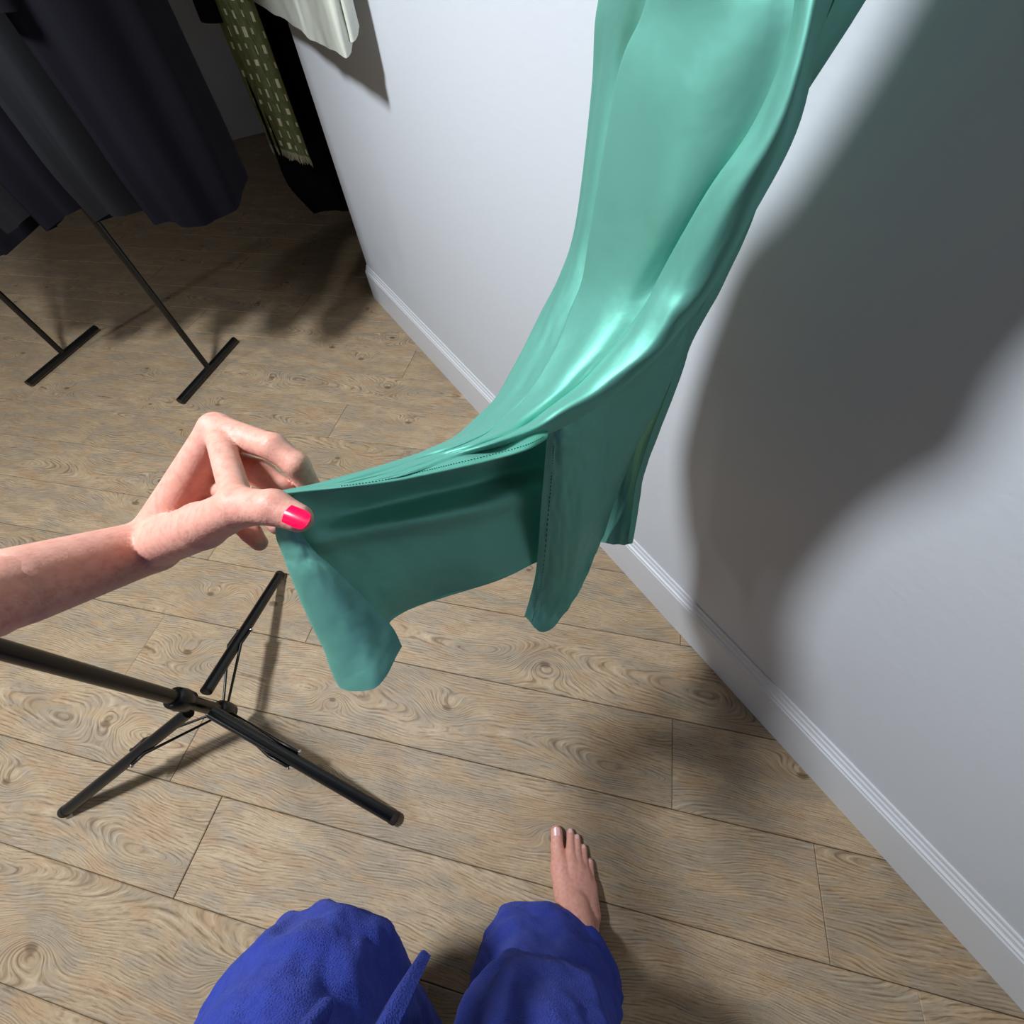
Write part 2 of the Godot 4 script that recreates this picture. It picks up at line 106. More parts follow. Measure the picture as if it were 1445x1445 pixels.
const FINGERS := {
	"thumb": [[Vector3(-0.2779, 0.9671, -0.1175), 0.0170], [Vector3(-0.2281, 0.9977, -0.1218), 0.0135], [Vector3(-0.1964, 1.0068, -0.1209), 0.0112], [Vector3(-0.1784, 1.0037, -0.1176), 0.0094]],
	"index": [[Vector3(-0.3085, 0.9812, -0.1997), 0.0128], [Vector3(-0.2478, 0.9825, -0.1879), 0.0105], [Vector3(-0.2282, 0.9729, -0.1806), 0.0096], [Vector3(-0.2231, 0.9485, -0.1740), 0.0085]],
	"middle": [[Vector3(-0.3239, 0.9581, -0.1892), 0.0125], [Vector3(-0.2659, 0.9603, -0.1760), 0.0105], [Vector3(-0.2441, 0.9552, -0.1670), 0.0092], [Vector3(-0.2354, 0.9431, -0.1582), 0.0080]],
	"ring": [[Vector3(-0.3333, 0.9362, -0.1747), 0.0120], [Vector3(-0.2771, 0.9449, -0.1580), 0.0095], [Vector3(-0.2567, 0.9417, -0.1498), 0.0085], [Vector3(-0.2460, 0.9353, -0.1430), 0.0075]],
	"little": [[Vector3(-0.3334, 0.9209, -0.1602), 0.0110], [Vector3(-0.2866, 0.9310, -0.1430), 0.0085], [Vector3(-0.2686, 0.9316, -0.1343), 0.0076], [Vector3(-0.2591, 0.9283, -0.1282), 0.0068]],
}
const WRIST := Vector3(-0.3747, 0.9071, -0.1172)
const THUMB_NAIL := Vector3(-0.1700, 1.0160, -0.1115)


var mats := {}


func wp(s: float, y: float, t: float) -> Vector3:
	var p := ALONG * s + OUT * (t + WALL_AT)
	return Vector3(p.x, y, p.z)


# ---------------------------------------------------------------- mesh building
class MB:
	var v := PackedVector3Array()
	var n := PackedVector3Array()
	var uv := PackedVector2Array()
	var idx := PackedInt32Array()

	func poly(pts: Array, inside: Vector3, uvs: Array = []) -> void:
		var nn: Vector3 = (pts[1] - pts[0]).cross(pts[2] - pts[0]).normalized()
		var mid := Vector3.ZERO
		for p in pts:
			mid += p
		mid /= pts.size()
		var flip := nn.dot(mid - inside) < 0.0
		if flip:
			nn = -nn
		var at := v.size()
		for i in pts.size():
			v.append(pts[i])
			n.append(nn)
			uv.append(uvs[i] if uvs.size() else Vector2(pts[i].x + pts[i].z * 0.37, pts[i].y + pts[i].z))
		for i in range(1, pts.size() - 1):
			if flip:
				idx.append_array([at, at + i, at + i + 1])
			else:
				idx.append_array([at, at + i + 1, at + i])

	# pts[j][i]: j rows, i columns; normals point to (d/di x d/dj)
	func grid(pts: Array, closed := false, uvscale := Vector2.ONE, flip := false) -> void:
		var rows := pts.size()
		var cols: int = pts[0].size()
		var at := v.size()
		for j in rows:
			for i in cols:
				var i0: int = (i - 1 + cols) % cols if closed else maxi(i - 1, 0)
				var i1: int = (i + 1) % cols if closed else mini(i + 1, cols - 1)
				var du: Vector3 = pts[j][i1] - pts[j][i0]
				var dv: Vector3 = pts[mini(j + 1, rows - 1)][i] - pts[maxi(j - 1, 0)][i]
				var nn := du.cross(dv).normalized()
				v.append(pts[j][i])
				n.append(-nn if flip else nn)
				uv.append(Vector2(float(i) / (cols - 1), float(j) / (rows - 1)) * uvscale)
		for j in rows - 1:
			for i in (cols if closed else cols - 1):
				var a := at + j * cols + i
				var b := at + j * cols + (i + 1) % cols
				var c := a + cols
				var d := b + cols
				if flip:
					idx.append_array([a, b, d, a, d, c])
				else:
					idx.append_array([a, d, b, a, c, d])

	# a cloth sheet of real thickness
	func sheet(pts: Array, thick: float, uvscale := Vector2.ONE) -> void:
		var rows := pts.size()
		var cols: int = pts[0].size()
		var front := []
		var back := []
		for j in rows:
			var fr := []
			var br := []
			for i in cols:
				var du: Vector3 = pts[j][mini(i + 1, cols - 1)] - pts[j][maxi(i - 1, 0)]
				var dv: Vector3 = pts[mini(j + 1, rows - 1)][i] - pts[maxi(j - 1, 0)][i]
				var nn := du.cross(dv).normalized() * thick * 0.5
				fr.append(pts[j][i] + nn)
				br.append(pts[j][i] - nn)
			front.append(fr)
			back.append(br)
		grid(front, false, uvscale)
		grid(back, false, uvscale, true)
		for e in 2:
			var j := 0 if e == 0 else rows - 1
			grid([front[j], back[j]], false, Vector2(uvscale.x, 0.01), e == 0)
			var i := 0 if e == 0 else cols - 1
			var side := []
			for k in rows:
				side.append([front[k][i], back[k][i]])
			grid(side, false, Vector2(0.01, uvscale.y), e == 1)

	func tube(path: Array, radii: Array, sides := 12, caps := true) -> void:
		var rings := []
		var up := Vector3.UP
		var dir0: Vector3 = (path[1] - path[0]).normalized()
		if absf(dir0.dot(up)) > 0.9:
			up = Vector3.RIGHT
		for k in path.size():
			var dir: Vector3 = (path[mini(k + 1, path.size() - 1)] - path[maxi(k - 1, 0)]).normalized()
			var a := dir.cross(up).normalized()
			var b := a.cross(dir).normalized()
			up = b
			var ring := []
			for i in sides:
				var g := TAU * i / sides
				ring.append(path[k] + (a * cos(g) + b * sin(g)) * radii[k])
			rings.append(ring)
		grid(rings, true, Vector2(1, 1), true)
		if caps:
			for e in 2:
				var ring: Array = rings[0] if e == 0 else rings[-1]
				poly(ring, path[1] if e == 0 else path[-2])

	func lathe(profile: Array, at: Vector3, sides := 32) -> void:   # profile of Vector2(radius, height)
		var rings := []
		for p in profile:
			var ring := []
			for i in sides:
				var g := TAU * i / sides
				ring.append(at + Vector3(cos(g) * p.x, p.y, sin(g) * p.x))
			rings.append(ring)
		grid(rings, true)

	func box(c: Vector3, half: Vector3, bev: float, bas := Basis.IDENTITY) -> void:
		var q := func(s: Vector3, ax: int) -> Vector3:
			var p := half - Vector3.ONE * bev
			p[ax] = half[ax]
			return c + bas * (s * p)
		for ax in 3:
			var u := (ax + 1) % 3
			var w := (ax + 2) % 3
			for sg in [-1.0, 1.0]:
				var pts := []
				for k in [[-1, -1], [1, -1], [1, 1], [-1, 1]]:
					var s := Vector3.ZERO
					s[ax] = sg
					s[u] = k[0]
					s[w] = k[1]
					pts.append(q.call(s, ax))
				poly(pts, c)
			for a in [-1.0, 1.0]:
				for b in [-1.0, 1.0]:
					var s0 := Vector3.ZERO
					s0[u] = a
					s0[w] = b
					s0[ax] = -1.0
					var s1 := s0
					s1[ax] = 1.0
					poly([q.call(s0, u), q.call(s1, u), q.call(s1, w), q.call(s0, w)], c)
		for x in [-1.0, 1.0]:
			for y in [-1.0, 1.0]:
				for z in [-1.0, 1.0]:
					var s := Vector3(x, y, z)
					poly([q.call(s, 0), q.call(s, 1), q.call(s, 2)], c)

	# surface nets round tapered capsules [a, b, ra, rb], joined with a smooth minimum of width k
	func nets(bones: Array, cell: float, k: float, cut_y := -1e9) -> void:
		var lo := Vector3.ONE * 1e9
		var hi := -lo
		for b in bones:
			var r: float = maxf(b[2], b[3]) + cell * 3.0 + k
			lo = lo.min(b[0] - Vector3.ONE * r).min(b[1] - Vector3.ONE * r)
			hi = hi.max(b[0] + Vector3.ONE * r).max(b[1] + Vector3.ONE * r)
		var nx := int((hi.x - lo.x) / cell) + 2
		var ny := int((hi.y - lo.y) / cell) + 2
		var nz := int((hi.z - lo.z) / cell) + 2
		var sum := PackedFloat32Array()
		sum.resize(nx * ny * nz)
		var reach := k * 4.0 + cell * 2.5
		for b in bones:
			var pa: Vector3 = b[0]
			var ra: float = b[2]
			var rb: float = b[3]
			var ab: Vector3 = b[1] - pa
			var ll := maxf(ab.length_squared(), 1e-9)
			var r := maxf(ra, rb) + reach
			var l2: Vector3 = (pa.min(b[1]) - Vector3.ONE * r - lo) / cell
			var h2: Vector3 = (pa.max(b[1]) + Vector3.ONE * r - lo) / cell
			for z in range(maxi(int(l2.z), 0), mini(int(h2.z) + 2, nz)):
				for y in range(maxi(int(l2.y), 0), mini(int(h2.y) + 2, ny)):
					var row := (z * ny + y) * nx
					for x in range(maxi(int(l2.x), 0), mini(int(h2.x) + 2, nx)):
						var p := lo + Vector3(x, y, z) * cell - pa
						var h := clampf(p.dot(ab) / ll, 0.0, 1.0)
						var dist := (p - ab * h).length() - (ra + (rb - ra) * h)
						if dist < reach:
							sum[row + x] += exp(-dist / k)
		var f := PackedFloat32Array()
		f.resize(sum.size())
		for i in sum.size():
			f[i] = -k * log(sum[i]) if sum[i] > 1e-12 else k * 27.6
		if cut_y > -1e8:                       # a flat sole on the floor
			for z in nz:
				for y in ny:
					var under := cut_y - (lo.y + y * cell)
					for x in nx:
						var i := (z * ny + y) * nx + x
						f[i] = maxf(f[i], under)
		var cellv := {}
		var corner := [0, 1, nx, nx + 1, nx * ny, nx * ny + 1, nx * ny + nx, nx * ny + nx + 1]
		var offs := [Vector3(0, 0, 0), Vector3(1, 0, 0), Vector3(0, 1, 0), Vector3(1, 1, 0), Vector3(0, 0, 1), Vector3(1, 0, 1), Vector3(0, 1, 1), Vector3(1, 1, 1)]
		var edges := [[0, 1], [2, 3], [4, 5], [6, 7], [0, 2], [1, 3], [4, 6], [5, 7], [0, 4], [1, 5], [2, 6], [3, 7]]
		for z in nz - 1:
			for y in ny - 1:
				for x in nx - 1:
					var i := (z * ny + y) * nx + x
					var s0 := f[i] < 0.0
					if (f[i + 1] < 0.0) == s0 and (f[i + nx] < 0.0) == s0 and (f[i + nx + 1] < 0.0) == s0 and (f[i + nx * ny] < 0.0) == s0 and (f[i + nx * ny + 1] < 0.0) == s0 and (f[i + nx * ny + nx] < 0.0) == s0 and (f[i + nx * ny + nx + 1] < 0.0) == s0:
						continue
					var c := PackedFloat32Array()
					for q in 8:
						c.append(f[i + corner[q]])
					var acc := Vector3.ZERO
					var cnt := 0
					for e in edges:
						var fa := c[e[0]]
						var fb := c[e[1]]
						if (fa < 0.0) != (fb < 0.0):
							acc += (offs[e[0]] as Vector3).lerp(offs[e[1]], fa / (fa - fb))
							cnt += 1
					var g := Vector3(c[1] - c[0] + c[3] - c[2] + c[5] - c[4] + c[7] - c[6], c[2] - c[0] + c[3] - c[1] + c[6] - c[4] + c[7] - c[5], c[4] - c[0] + c[5] - c[1] + c[6] - c[2] + c[7] - c[3])
					cellv[i] = v.size()
					var pos := lo + (Vector3(x, y, z) + acc / cnt) * cell
					v.append(pos)
					n.append(g.normalized())
					uv.append(Vector2(pos.x + pos.z * 0.5, pos.y + pos.z * 0.7) * 4.0)
		for i in cellv.keys():
			for ax in 3:
				var st: int = [1, nx, nx * ny][ax]
				var s1: int = [nx, nx * ny, 1][ax]
				var s2: int = [nx * ny, 1, nx][ax]
				var inside := f[i] < 0.0
				if inside == (f[i + st] < 0.0):
					continue
				if not (cellv.has(i - s1) and cellv.has(i - s2) and cellv.has(i - s1 - s2)):
					continue
				var a: int = cellv[i]
				var b: int = cellv[i - s1]
				var c2: int = cellv[i - s1 - s2]
				var d2: int = cellv[i - s2]
				if inside:
					idx.append_array([a, c2, b, a, d2, c2])
				else:
					idx.append_array([a, b, c2, a, c2, d2])

	func mesh() -> ArrayMesh:
		var arr := []
		arr.resize(Mesh.ARRAY_MAX)
		arr[Mesh.ARRAY_VERTEX] = v
		arr[Mesh.ARRAY_NORMAL] = n
		arr[Mesh.ARRAY_TEX_UV] = uv
		arr[Mesh.ARRAY_INDEX] = idx
		var m := ArrayMesh.new()
		m.add_surface_from_arrays(Mesh.PRIMITIVE_TRIANGLES, arr)
		return m


func catmull(a, b, c, d, x: float):
	return b + (c - a) * (0.5 * x) + (a * 2.0 - b * 5.0 + c * 4.0 - d) * (0.5 * x * x) + (b * 3.0 - a - c * 3.0 + d) * (0.5 * x * x * x)


func refine(pts: Array, sub: int, closed := false) -> Array:
	var out := []
	var m := pts.size()
	for i in (m if closed else m - 1):
		var p0 = pts[(i - 1 + m) % m] if closed else (pts[i - 1] if i > 0 else pts[0] * 2.0 - pts[1])
		var p1 = pts[i]
		var p2 = pts[(i + 1) % m]
		var p3 = pts[(i + 2) % m] if closed else (pts[i + 2] if i + 2 < m else p2 * 2.0 - p1)
		for k in sub:
			out.append(catmull(p0, p1, p2, p3, float(k) / sub))
	if not closed:
		out.append(pts[-1])
	return out


func smooth_grid(ctrl: Array, su: int, sv: int, closed := false) -> Array:
	var wide := []
	for row in ctrl:
		wide.append(refine(row, su, closed))
	var cols: int = wide[0].size()
	var out := []
	for j in (ctrl.size() - 1) * sv + 1:
		var r := []
		r.resize(cols)
		out.append(r)
	for i in cols:
		var col := []
		for j in ctrl.size():
			col.append(wide[j][i])
		var fine := refine(col, sv)
		for j in fine.size():
			out[j][i] = fine[j]
	return out


# small folds: moves the points along the surface normal by noise of (u, v); still at the rows and columns asked for
func crumple(pts: Array, amp: float, fu: float, fv: float, seed_: int, hold := Vector4(0, 0, 0, 0)) -> Array:
	var nz := FastNoiseLite.new()
	nz.seed = seed_
	nz.noise_type = FastNoiseLite.TYPE_SIMPLEX_SMOOTH
	nz.fractal_octaves = 3
	nz.frequency = 1.0
	var rows := pts.size()
	var cols: int = pts[0].size()
	var out := []
	for j in rows:
		var r := []
		for i in cols:
			var du: Vector3 = pts[j][mini(i + 1, cols - 1)] - pts[j][maxi(i - 1, 0)]
			var dv: Vector3 = pts[mini(j + 1, rows - 1)][i] - pts[maxi(j - 1, 0)][i]
			var u := float(i) / (cols - 1)
			var w := float(j) / (rows - 1)
			var a := amp
			if hold.x > 0.0:
				a *= smoothstep(0.0, hold.x, u)
			if hold.y > 0.0:
				a *= smoothstep(0.0, hold.y, 1.0 - u)
			if hold.w > 0.0:
				a *= smoothstep(0.0, hold.w, 1.0 - w)
			r.append(pts[j][i] + du.cross(dv).normalized() * a * nz.get_noise_2d(u * fu, w * fv))
		out.append(r)
	return out


# ---------------------------------------------------------------- naming
func tag(o: Node, label := "", category := "", group := "", kind := "") -> Node:
	if label != "":
		o.set_meta("label", label)
	if category != "":
		o.set_meta("category", category)
	if group != "":
		o.set_meta("group", group)
	if kind != "":
		o.set_meta("kind", kind)
	return o


var used := {}


func put(o: Node3D, called: String, parent: Node = null) -> Node3D:
	if parent == null:
		parent = self
	var key := str(parent.get_instance_id()) + called
	var k: int = used.get(key, 0)
	used[key] = k + 1
	o.name = called if k == 0 else "%s_%03d" % [called, k]
	parent.add_child(o, true)
	return o


func thing(called: String, at := Vector3.ZERO) -> Node3D:
	var o := Node3D.new()
	o.position = at
	return put(o, called)


func build(m, called: String, mat: Material, parent: Node = null) -> MeshInstance3D:
	var o := MeshInstance3D.new()
	if m is MB:
		if parent is Node3D and parent != self:
			var off := to_root(parent)
			for i in m.v.size():
				m.v[i] -= off
		m = m.mesh()
	o.mesh = m
	o.material_override = null
	(o.mesh as Mesh).surface_set_material(0, mat)
	o.cast_shadow = GeometryInstance3D.SHADOW_CASTING_SETTING_ON
	put(o, called, parent)
	return o


func to_root(p: Node) -> Vector3:      # things are placed without turning, so positions add up
	var at := Vector3.ZERO
	while p != self and p is Node3D:
		at += (p as Node3D).position
		p = p.get_parent()
	return at


# ---------------------------------------------------------------- materials
func noise(seed_: int, freq: float, oct := 4) -> FastNoiseLite:
	var nz := FastNoiseLite.new()
	nz.seed = seed_
	nz.noise_type = FastNoiseLite.TYPE_SIMPLEX_SMOOTH
	nz.frequency = freq
	nz.fractal_octaves = oct
	return nz


func noise_tex(seed_: int, freq: float, size: int, as_normal := false, strength := 4.0, ramp: Gradient = null) -> Texture2D:
	var t := NoiseTexture2D.new()
	t.width = size
	t.height = size
	t.seamless = true
	t.noise = noise(seed_, freq)
	t.as_normal_map = as_normal
	t.bump_strength = strength
	if ramp:
		t.color_ramp = ramp
	return t


func plain(c: Color, rough: float, metal := 0.0, spec := 0.5) -> StandardMaterial3D:
	var m := StandardMaterial3D.new()
	m.albedo_color = c
	m.roughness = rough
	m.metallic = metal
	m.metallic_specular = spec
	m.cull_mode = BaseMaterial3D.CULL_DISABLED
	return m


func grad(pairs: Array) -> Gradient:
	var g := Gradient.new()
	g.offsets = PackedFloat32Array(pairs.map(func(p): return p[0]))
	g.colors = PackedColorArray(pairs.map(func(p): return p[1]))
	return g


func weave_tex(size: int, cells: int, seed_: int) -> ImageTexture:     # relief of a woven cloth
	var rng := RandomNumberGenerator.new()
	rng.seed = seed_
	var im := Image.create(size, size, false, Image.FORMAT_L8)
	for y in size:
		for x in size:
			var u := float(x) / size * cells
			var w := float(y) / size * cells
			var over := (int(u) + int(w)) % 2 == 0
			var h := sin(fposmod(u, 1.0) * PI) if over else sin(fposmod(w, 1.0) * PI)
			im.set_pixel(x, y, Color.from_hsv(0, 0, 0.35 + 0.4 * h + rng.randf() * 0.25))
	return ImageTexture.create_from_image(im)


func make_materials() -> void:
	var paint := plain(Color(0.785, 0.80, 0.825), 0.55)
	paint.normal_enabled = true
	paint.normal_texture = noise_tex(3, 0.03, 512, true, 2.0)
	paint.normal_scale = 0.25
	paint.uv1_triplanar = true
	paint.uv1_scale = Vector3.ONE * 3.0
	mats.paint = paint
	mats.trim = plain(Color(0.82, 0.83, 0.85), 0.32)
	mats.ceiling = plain(Color(0.85, 0.85, 0.85), 0.9)
	mats.subfloor = plain(Color(0.09, 0.065, 0.045), 0.9)

	var satin := plain(Color(0.49, 0.76, 0.70), 0.64, 0.9, 0.5)
	satin.normal_enabled = true
	satin.normal_texture = noise_tex(11, 0.012, 512, true, 5.0)
	satin.normal_scale = 0.16
	satin.uv1_scale = Vector3(1.2, 2.0, 1)
	satin.rim_enabled = true
	satin.rim = 0.1
	satin.rim_tint = 0.6
	mats.satin = satin
	mats.stitch = plain(Color(0.12, 0.33, 0.29), 0.6)

	var flannel := plain(Color(0.22, 0.275, 0.635), 0.95, 0.0, 0.2)
	flannel.albedo_texture = noise_tex(21, 0.02, 512, false, 1.0, grad([[0.0, Color(0.80, 0.82, 0.86)], [0.5, Color(0.92, 0.93, 0.95)], [1.0, Color(1, 1, 1)]]))
	flannel.uv1_triplanar = true
	flannel.uv1_scale = Vector3.ONE * 6.0
	flannel.normal_enabled = true
	flannel.normal_texture = noise_tex(22, 0.12, 512, true, 6.0)
	flannel.normal_scale = 0.8
	flannel.rim_enabled = true
	flannel.rim = 0.7
	flannel.rim_tint = 0.7
	mats.flannel = flannel

	var skin := plain(Color(0.87, 0.65, 0.59), 0.5, 0.0, 0.4)
	skin.albedo_texture = noise_tex(31, 0.03, 512, false, 1.0, grad([[0.0, Color(0.90, 0.80, 0.78)], [0.45, Color(0.97, 0.94, 0.925)], [1.0, Color(1, 1, 1)]]))
	skin.uv1_triplanar = true
	skin.uv1_scale = Vector3.ONE * 7.0
	skin.normal_enabled = true
	skin.normal_texture = noise_tex(32, 0.09, 512, true, 5.0)
	skin.normal_scale = 0.18
	skin.subsurf_scatter_enabled = true
	skin.subsurf_scatter_strength = 0.12
	mats.skin = skin
	mats.pink_nail = plain(Color(0.96, 0.03, 0.30), 0.22, 0.0, 0.6)
	mats.toe_nail = plain(Color(0.88, 0.70, 0.68), 0.28, 0.0, 0.6)
	mats.hair = plain(Color(0.16, 0.10, 0.07), 0.5)
	mats.lip = plain(Color(0.66, 0.32, 0.30), 0.5)
	mats.eye = plain(Color(0.9, 0.9, 0.88), 0.2)
	mats.iris = plain(Color(0.12, 0.08, 0.05), 0.2)

	mats.black = plain(Color(0.03, 0.03, 0.033), 0.3, 0.0, 0.5)
	mats.rubber = plain(Color(0.12, 0.085, 0.08), 0.7)
	mats.chrome = plain(Color(0.8, 0.8, 0.82), 0.2, 1.0)

	var white := plain(Color(0.80, 0.81, 0.76), 0.22, 0.0, 0.7)
	white.backlight_enabled = true
	white.backlight = Color(0.35, 0.35, 0.32)
	white.clearcoat_enabled = true
	white.clearcoat = 0.6
	white.clearcoat_roughness = 0.12
	mats.blouse = white
	mats.navy = plain(Color(0.075, 0.07, 0.095), 0.9, 0.0, 0.2)
	mats.charcoal = plain(Color(0.12, 0.12, 0.13), 0.95, 0.0, 0.2)
	mats.fringe = plain(Color(0.72, 0.71, 0.62), 0.95, 0.0, 0.2)
	mats.wood_hanger = plain(Color(0.45, 0.3, 0.17), 0.45)
	mats.scarf = plain(Color(1, 1, 1), 0.95, 0.0, 0.2)
	mats.scarf.albedo_texture = scarf_tex()
	mats.scarf.normal_enabled = true
	mats.scarf.normal_texture = noise_tex(41, 0.1, 256, true, 5.0)
	mats.bulb = plain(Color(0.95, 0.95, 0.95), 0.4)
	mats.bulb.emission_enabled = true
	mats.bulb.emission = Color(0.955, 0.98, 1.0)
	mats.bulb.emission_energy_multiplier = 2.0


func scarf_tex() -> ImageTexture:       # olive cloth woven with rows of short cream dashes
	var rng := RandomNumberGenerator.new()
	rng.seed = 5
	var w := 192
	var h := 768
	var im := Image.create(w, h, false, Image.FORMAT_RGB8)
	for y in h:
		for x in w:
			var g := rng.randf_range(-0.02, 0.02)
			im.set_pixel(x, y, Color(0.46 + g, 0.50 + g, 0.35 + g))
	for r in 24:
		for c in 5:
			var x0 := 10 + c * 38 + (19 if r % 2 else 0) + rng.randi_range(-3, 3)
			var y0 := 8 + r * 32 + rng.randi_range(-3, 3)
			im.fill_rect(Rect2i(x0, y0, 8 + rng.randi_range(0, 4), 15 + rng.randi_range(-5, 5)), Color(0.93, 0.92, 0.80))
	return ImageTexture.create_from_image(im)


const PLANK_L := 1.52
const PLANK_W := 0.19475


func make_wood(k: int) -> StandardMaterial3D:       # limed oak print: rings round an off-centre heart, knots, pores that follow the rings
	var w := 2048
	var h := 262
	var rng := RandomNumberGenerator.new()
	rng.seed = 100 + k
	var na := noise(200 + k, 1.0, 2)
	var nb := noise(300 + k, 1.0, 2)
	var nc := noise(400 + k, 1.0, 3)
	var nd := noise(500 + k, 1.0, 2)
	var yc := rng.randf_range(-0.05, 0.25)
	var knots := []
	for i in rng.randi_range(1, 3):
		knots.append(Vector3(rng.randf_range(0.1, PLANK_L - 0.1), rng.randf_range(0.03, 0.165), rng.randf_range(0.012, 0.026)))
	var col := Image.create(w, h, false, Image.FORMAT_RGB8)
	var hgt := Image.create(w, h, false, Image.FORMAT_L8)
	var tint := rng.randf_range(-0.02, 0.02)
	var light_c := Color(0.71 + tint, 0.62 + tint, 0.505 + tint)
	var mid_c := Color(0.585 + tint, 0.50 + tint, 0.395 + tint)
	var dark_c := Color(0.33, 0.255, 0.18)
	var grey_c := Color(0.545, 0.505, 0.45)
	var warm_c := Color(0.64, 0.515, 0.385)
	var lime_c := Color(0.77, 0.715, 0.63)
	var bytes := PackedByteArray()
	var hb := PackedByteArray()
	for py in h:
		var y := float(py) / h * PLANK_W
		for px in w:
			var x := float(px) / w * PLANK_L
			var wob := na.get_noise_2d(x * 1.6, y * 3.0) * 0.035 + nb.get_noise_2d(x * 7.0, y * 14.0) * 0.004
			var depth := 0.03 + 0.05 * nb.get_noise_2d(x * 1.1 + 40.0, 3.0)
			var yy := y - yc + wob
			var ring := sqrt(yy * yy + depth * depth)
			var kn := 0.0
			for q in knots:
				var dx: float = (x - q.x) * 0.55
				var dy: float = y - q.y
				var e := exp(-(dx * dx + dy * dy) / (q.z * q.z * 2.6))
				ring += e * q.z * 2.4
				kn = maxf(kn, e)
			var wander := na.get_noise_2d(x * 3.0, y * 14.0)
			var bands := 0.5 + 0.5 * sin(ring * TAU / 0.013 + wander * 2.0)
			var broken := nc.get_noise_2d(x * 11.0, ring * 260.0)
			var line := pow(0.5 + 0.5 * sin(ring * TAU / 0.0052 + wander * 5.0), 2.5) * smoothstep(-0.25, 0.35, broken)
			var pale := pow(0.5 - 0.5 * sin(ring * TAU / 0.0052 + wander * 5.0 + 0.5), 3.0) * smoothstep(-0.1, 0.45, -broken)
			var pores := nd.get_noise_2d(x * 24.0, ring * 520.0)
			var fine := nd.get_noise_2d(x * 60.0 + 30.0, ring * 900.0 + y * 120.0)
			var patchy := na.get_noise_2d(x * 3.0 + 9.0, y * 12.0)
			var patch2 := nb.get_noise_2d(x * 8.0 + 5.0, y * 26.0)
			var v := 0.50 + 0.12 * (bands - 0.5) + 0.26 * patchy + 0.20 * patch2 + 0.34 * fine
			var c := mid_c.lerp(light_c, clampf(v, -0.2, 1.2))
			c = c.lerp(grey_c, clampf(0.20 + 0.9 * patch2 - 0.9 * patchy, 0.0, 0.55))
			c = c.lerp(warm_c, clampf(1.1 * nb.get_noise_2d(x * 5.0 + 70.0, y * 16.0) - 0.1, 0.0, 0.45))
			var pore := clampf(line * (0.45 + 0.4 * bands) + smoothstep(0.2, 0.6, pores) * 0.45, 0.0, 1.0)
			c = c.lerp(dark_c, pore * 0.62)
			c = c.lerp(lime_c, pale * 0.42)
			var eye := smoothstep(0.93, 0.995, kn)
			c = c.lerp(dark_c, eye * 0.6 + 0.25 * smoothstep(0.4, 0.8, kn) * line)
			bytes.append(int(clampf(c.r, 0, 1) * 255))
			bytes.append(int(clampf(c.g, 0, 1) * 255))
			bytes.append(int(clampf(c.b, 0, 1) * 255))
			hb.append(int(clampf(0.75 - pore * 0.6 + fine * 0.12, 0, 1) * 255))
	col = Image.create_from_data(w, h, false, Image.FORMAT_RGB8, bytes)
	hgt = Image.create_from_data(w, h, false, Image.FORMAT_L8, hb)
	var m := plain(Color.WHITE, 0.52, 0.0, 0.35)
	m.albedo_texture = ImageTexture.create_from_image(col)
	m.heightmap_enabled = true
	m.heightmap_texture = ImageTexture.create_from_image(hgt)
	m.heightmap_scale = 0.035
	return m


# ---------------------------------------------------------------- the setting
func slab(called: String, s0: float, s1: float, y0: float, y1: float, t0: float, t1: float, mat: Material) -> MeshInstance3D:
	var b := MB.new()
	b.box(wp((s0 + s1) / 2, (y0 + y1) / 2, (t0 + t1) / 2), Vector3(s1 - s0, y1 - y0, t1 - t0) / 2, 0.001, Basis(ALONG, Vector3.UP, OUT))
	var o := build(b, called, mat)
	tag(o, "", "", "", "structure")
	return o


func plank_mesh(x0: float, x1: float) -> ArrayMesh:      # a board of the given span of the full plank, its edges eased
	var b := MB.new()
	var e := 0.0016
	var w := PLANK_W - 0.0012
	var deep := 0.012
	var c := Vector3((x0 + x1) / 2, -deep / 2, w / 2)
	var top := [Vector3(x0 + e, 0, e), Vector3(x1 - e, 0, e), Vector3(x1 - e, 0, w - e), Vector3(x0 + e, 0, w - e)]
	var rim := [Vector3(x0, -e, 0), Vector3(x1, -e, 0), Vector3(x1, -e, w), Vector3(x0, -e, w)]
	var uvof := func(p: Vector3) -> Vector2: return Vector2(p.x / PLANK_L, p.z / PLANK_W)
	b.poly(top, c, top.map(uvof))
	for i in 4:
		var j := (i + 1) % 4
		var q := [top[i], top[j], rim[j], rim[i]]
		b.poly(q, c, q.map(uvof))
		var lowi: Vector3 = rim[i] + Vector3.DOWN * (deep - e)
		var lowj: Vector3 = rim[j] + Vector3.DOWN * (deep - e)
		q = [rim[i], rim[j], lowj, lowi]
		b.poly(q, c, q.map(uvof))
	return b.mesh()


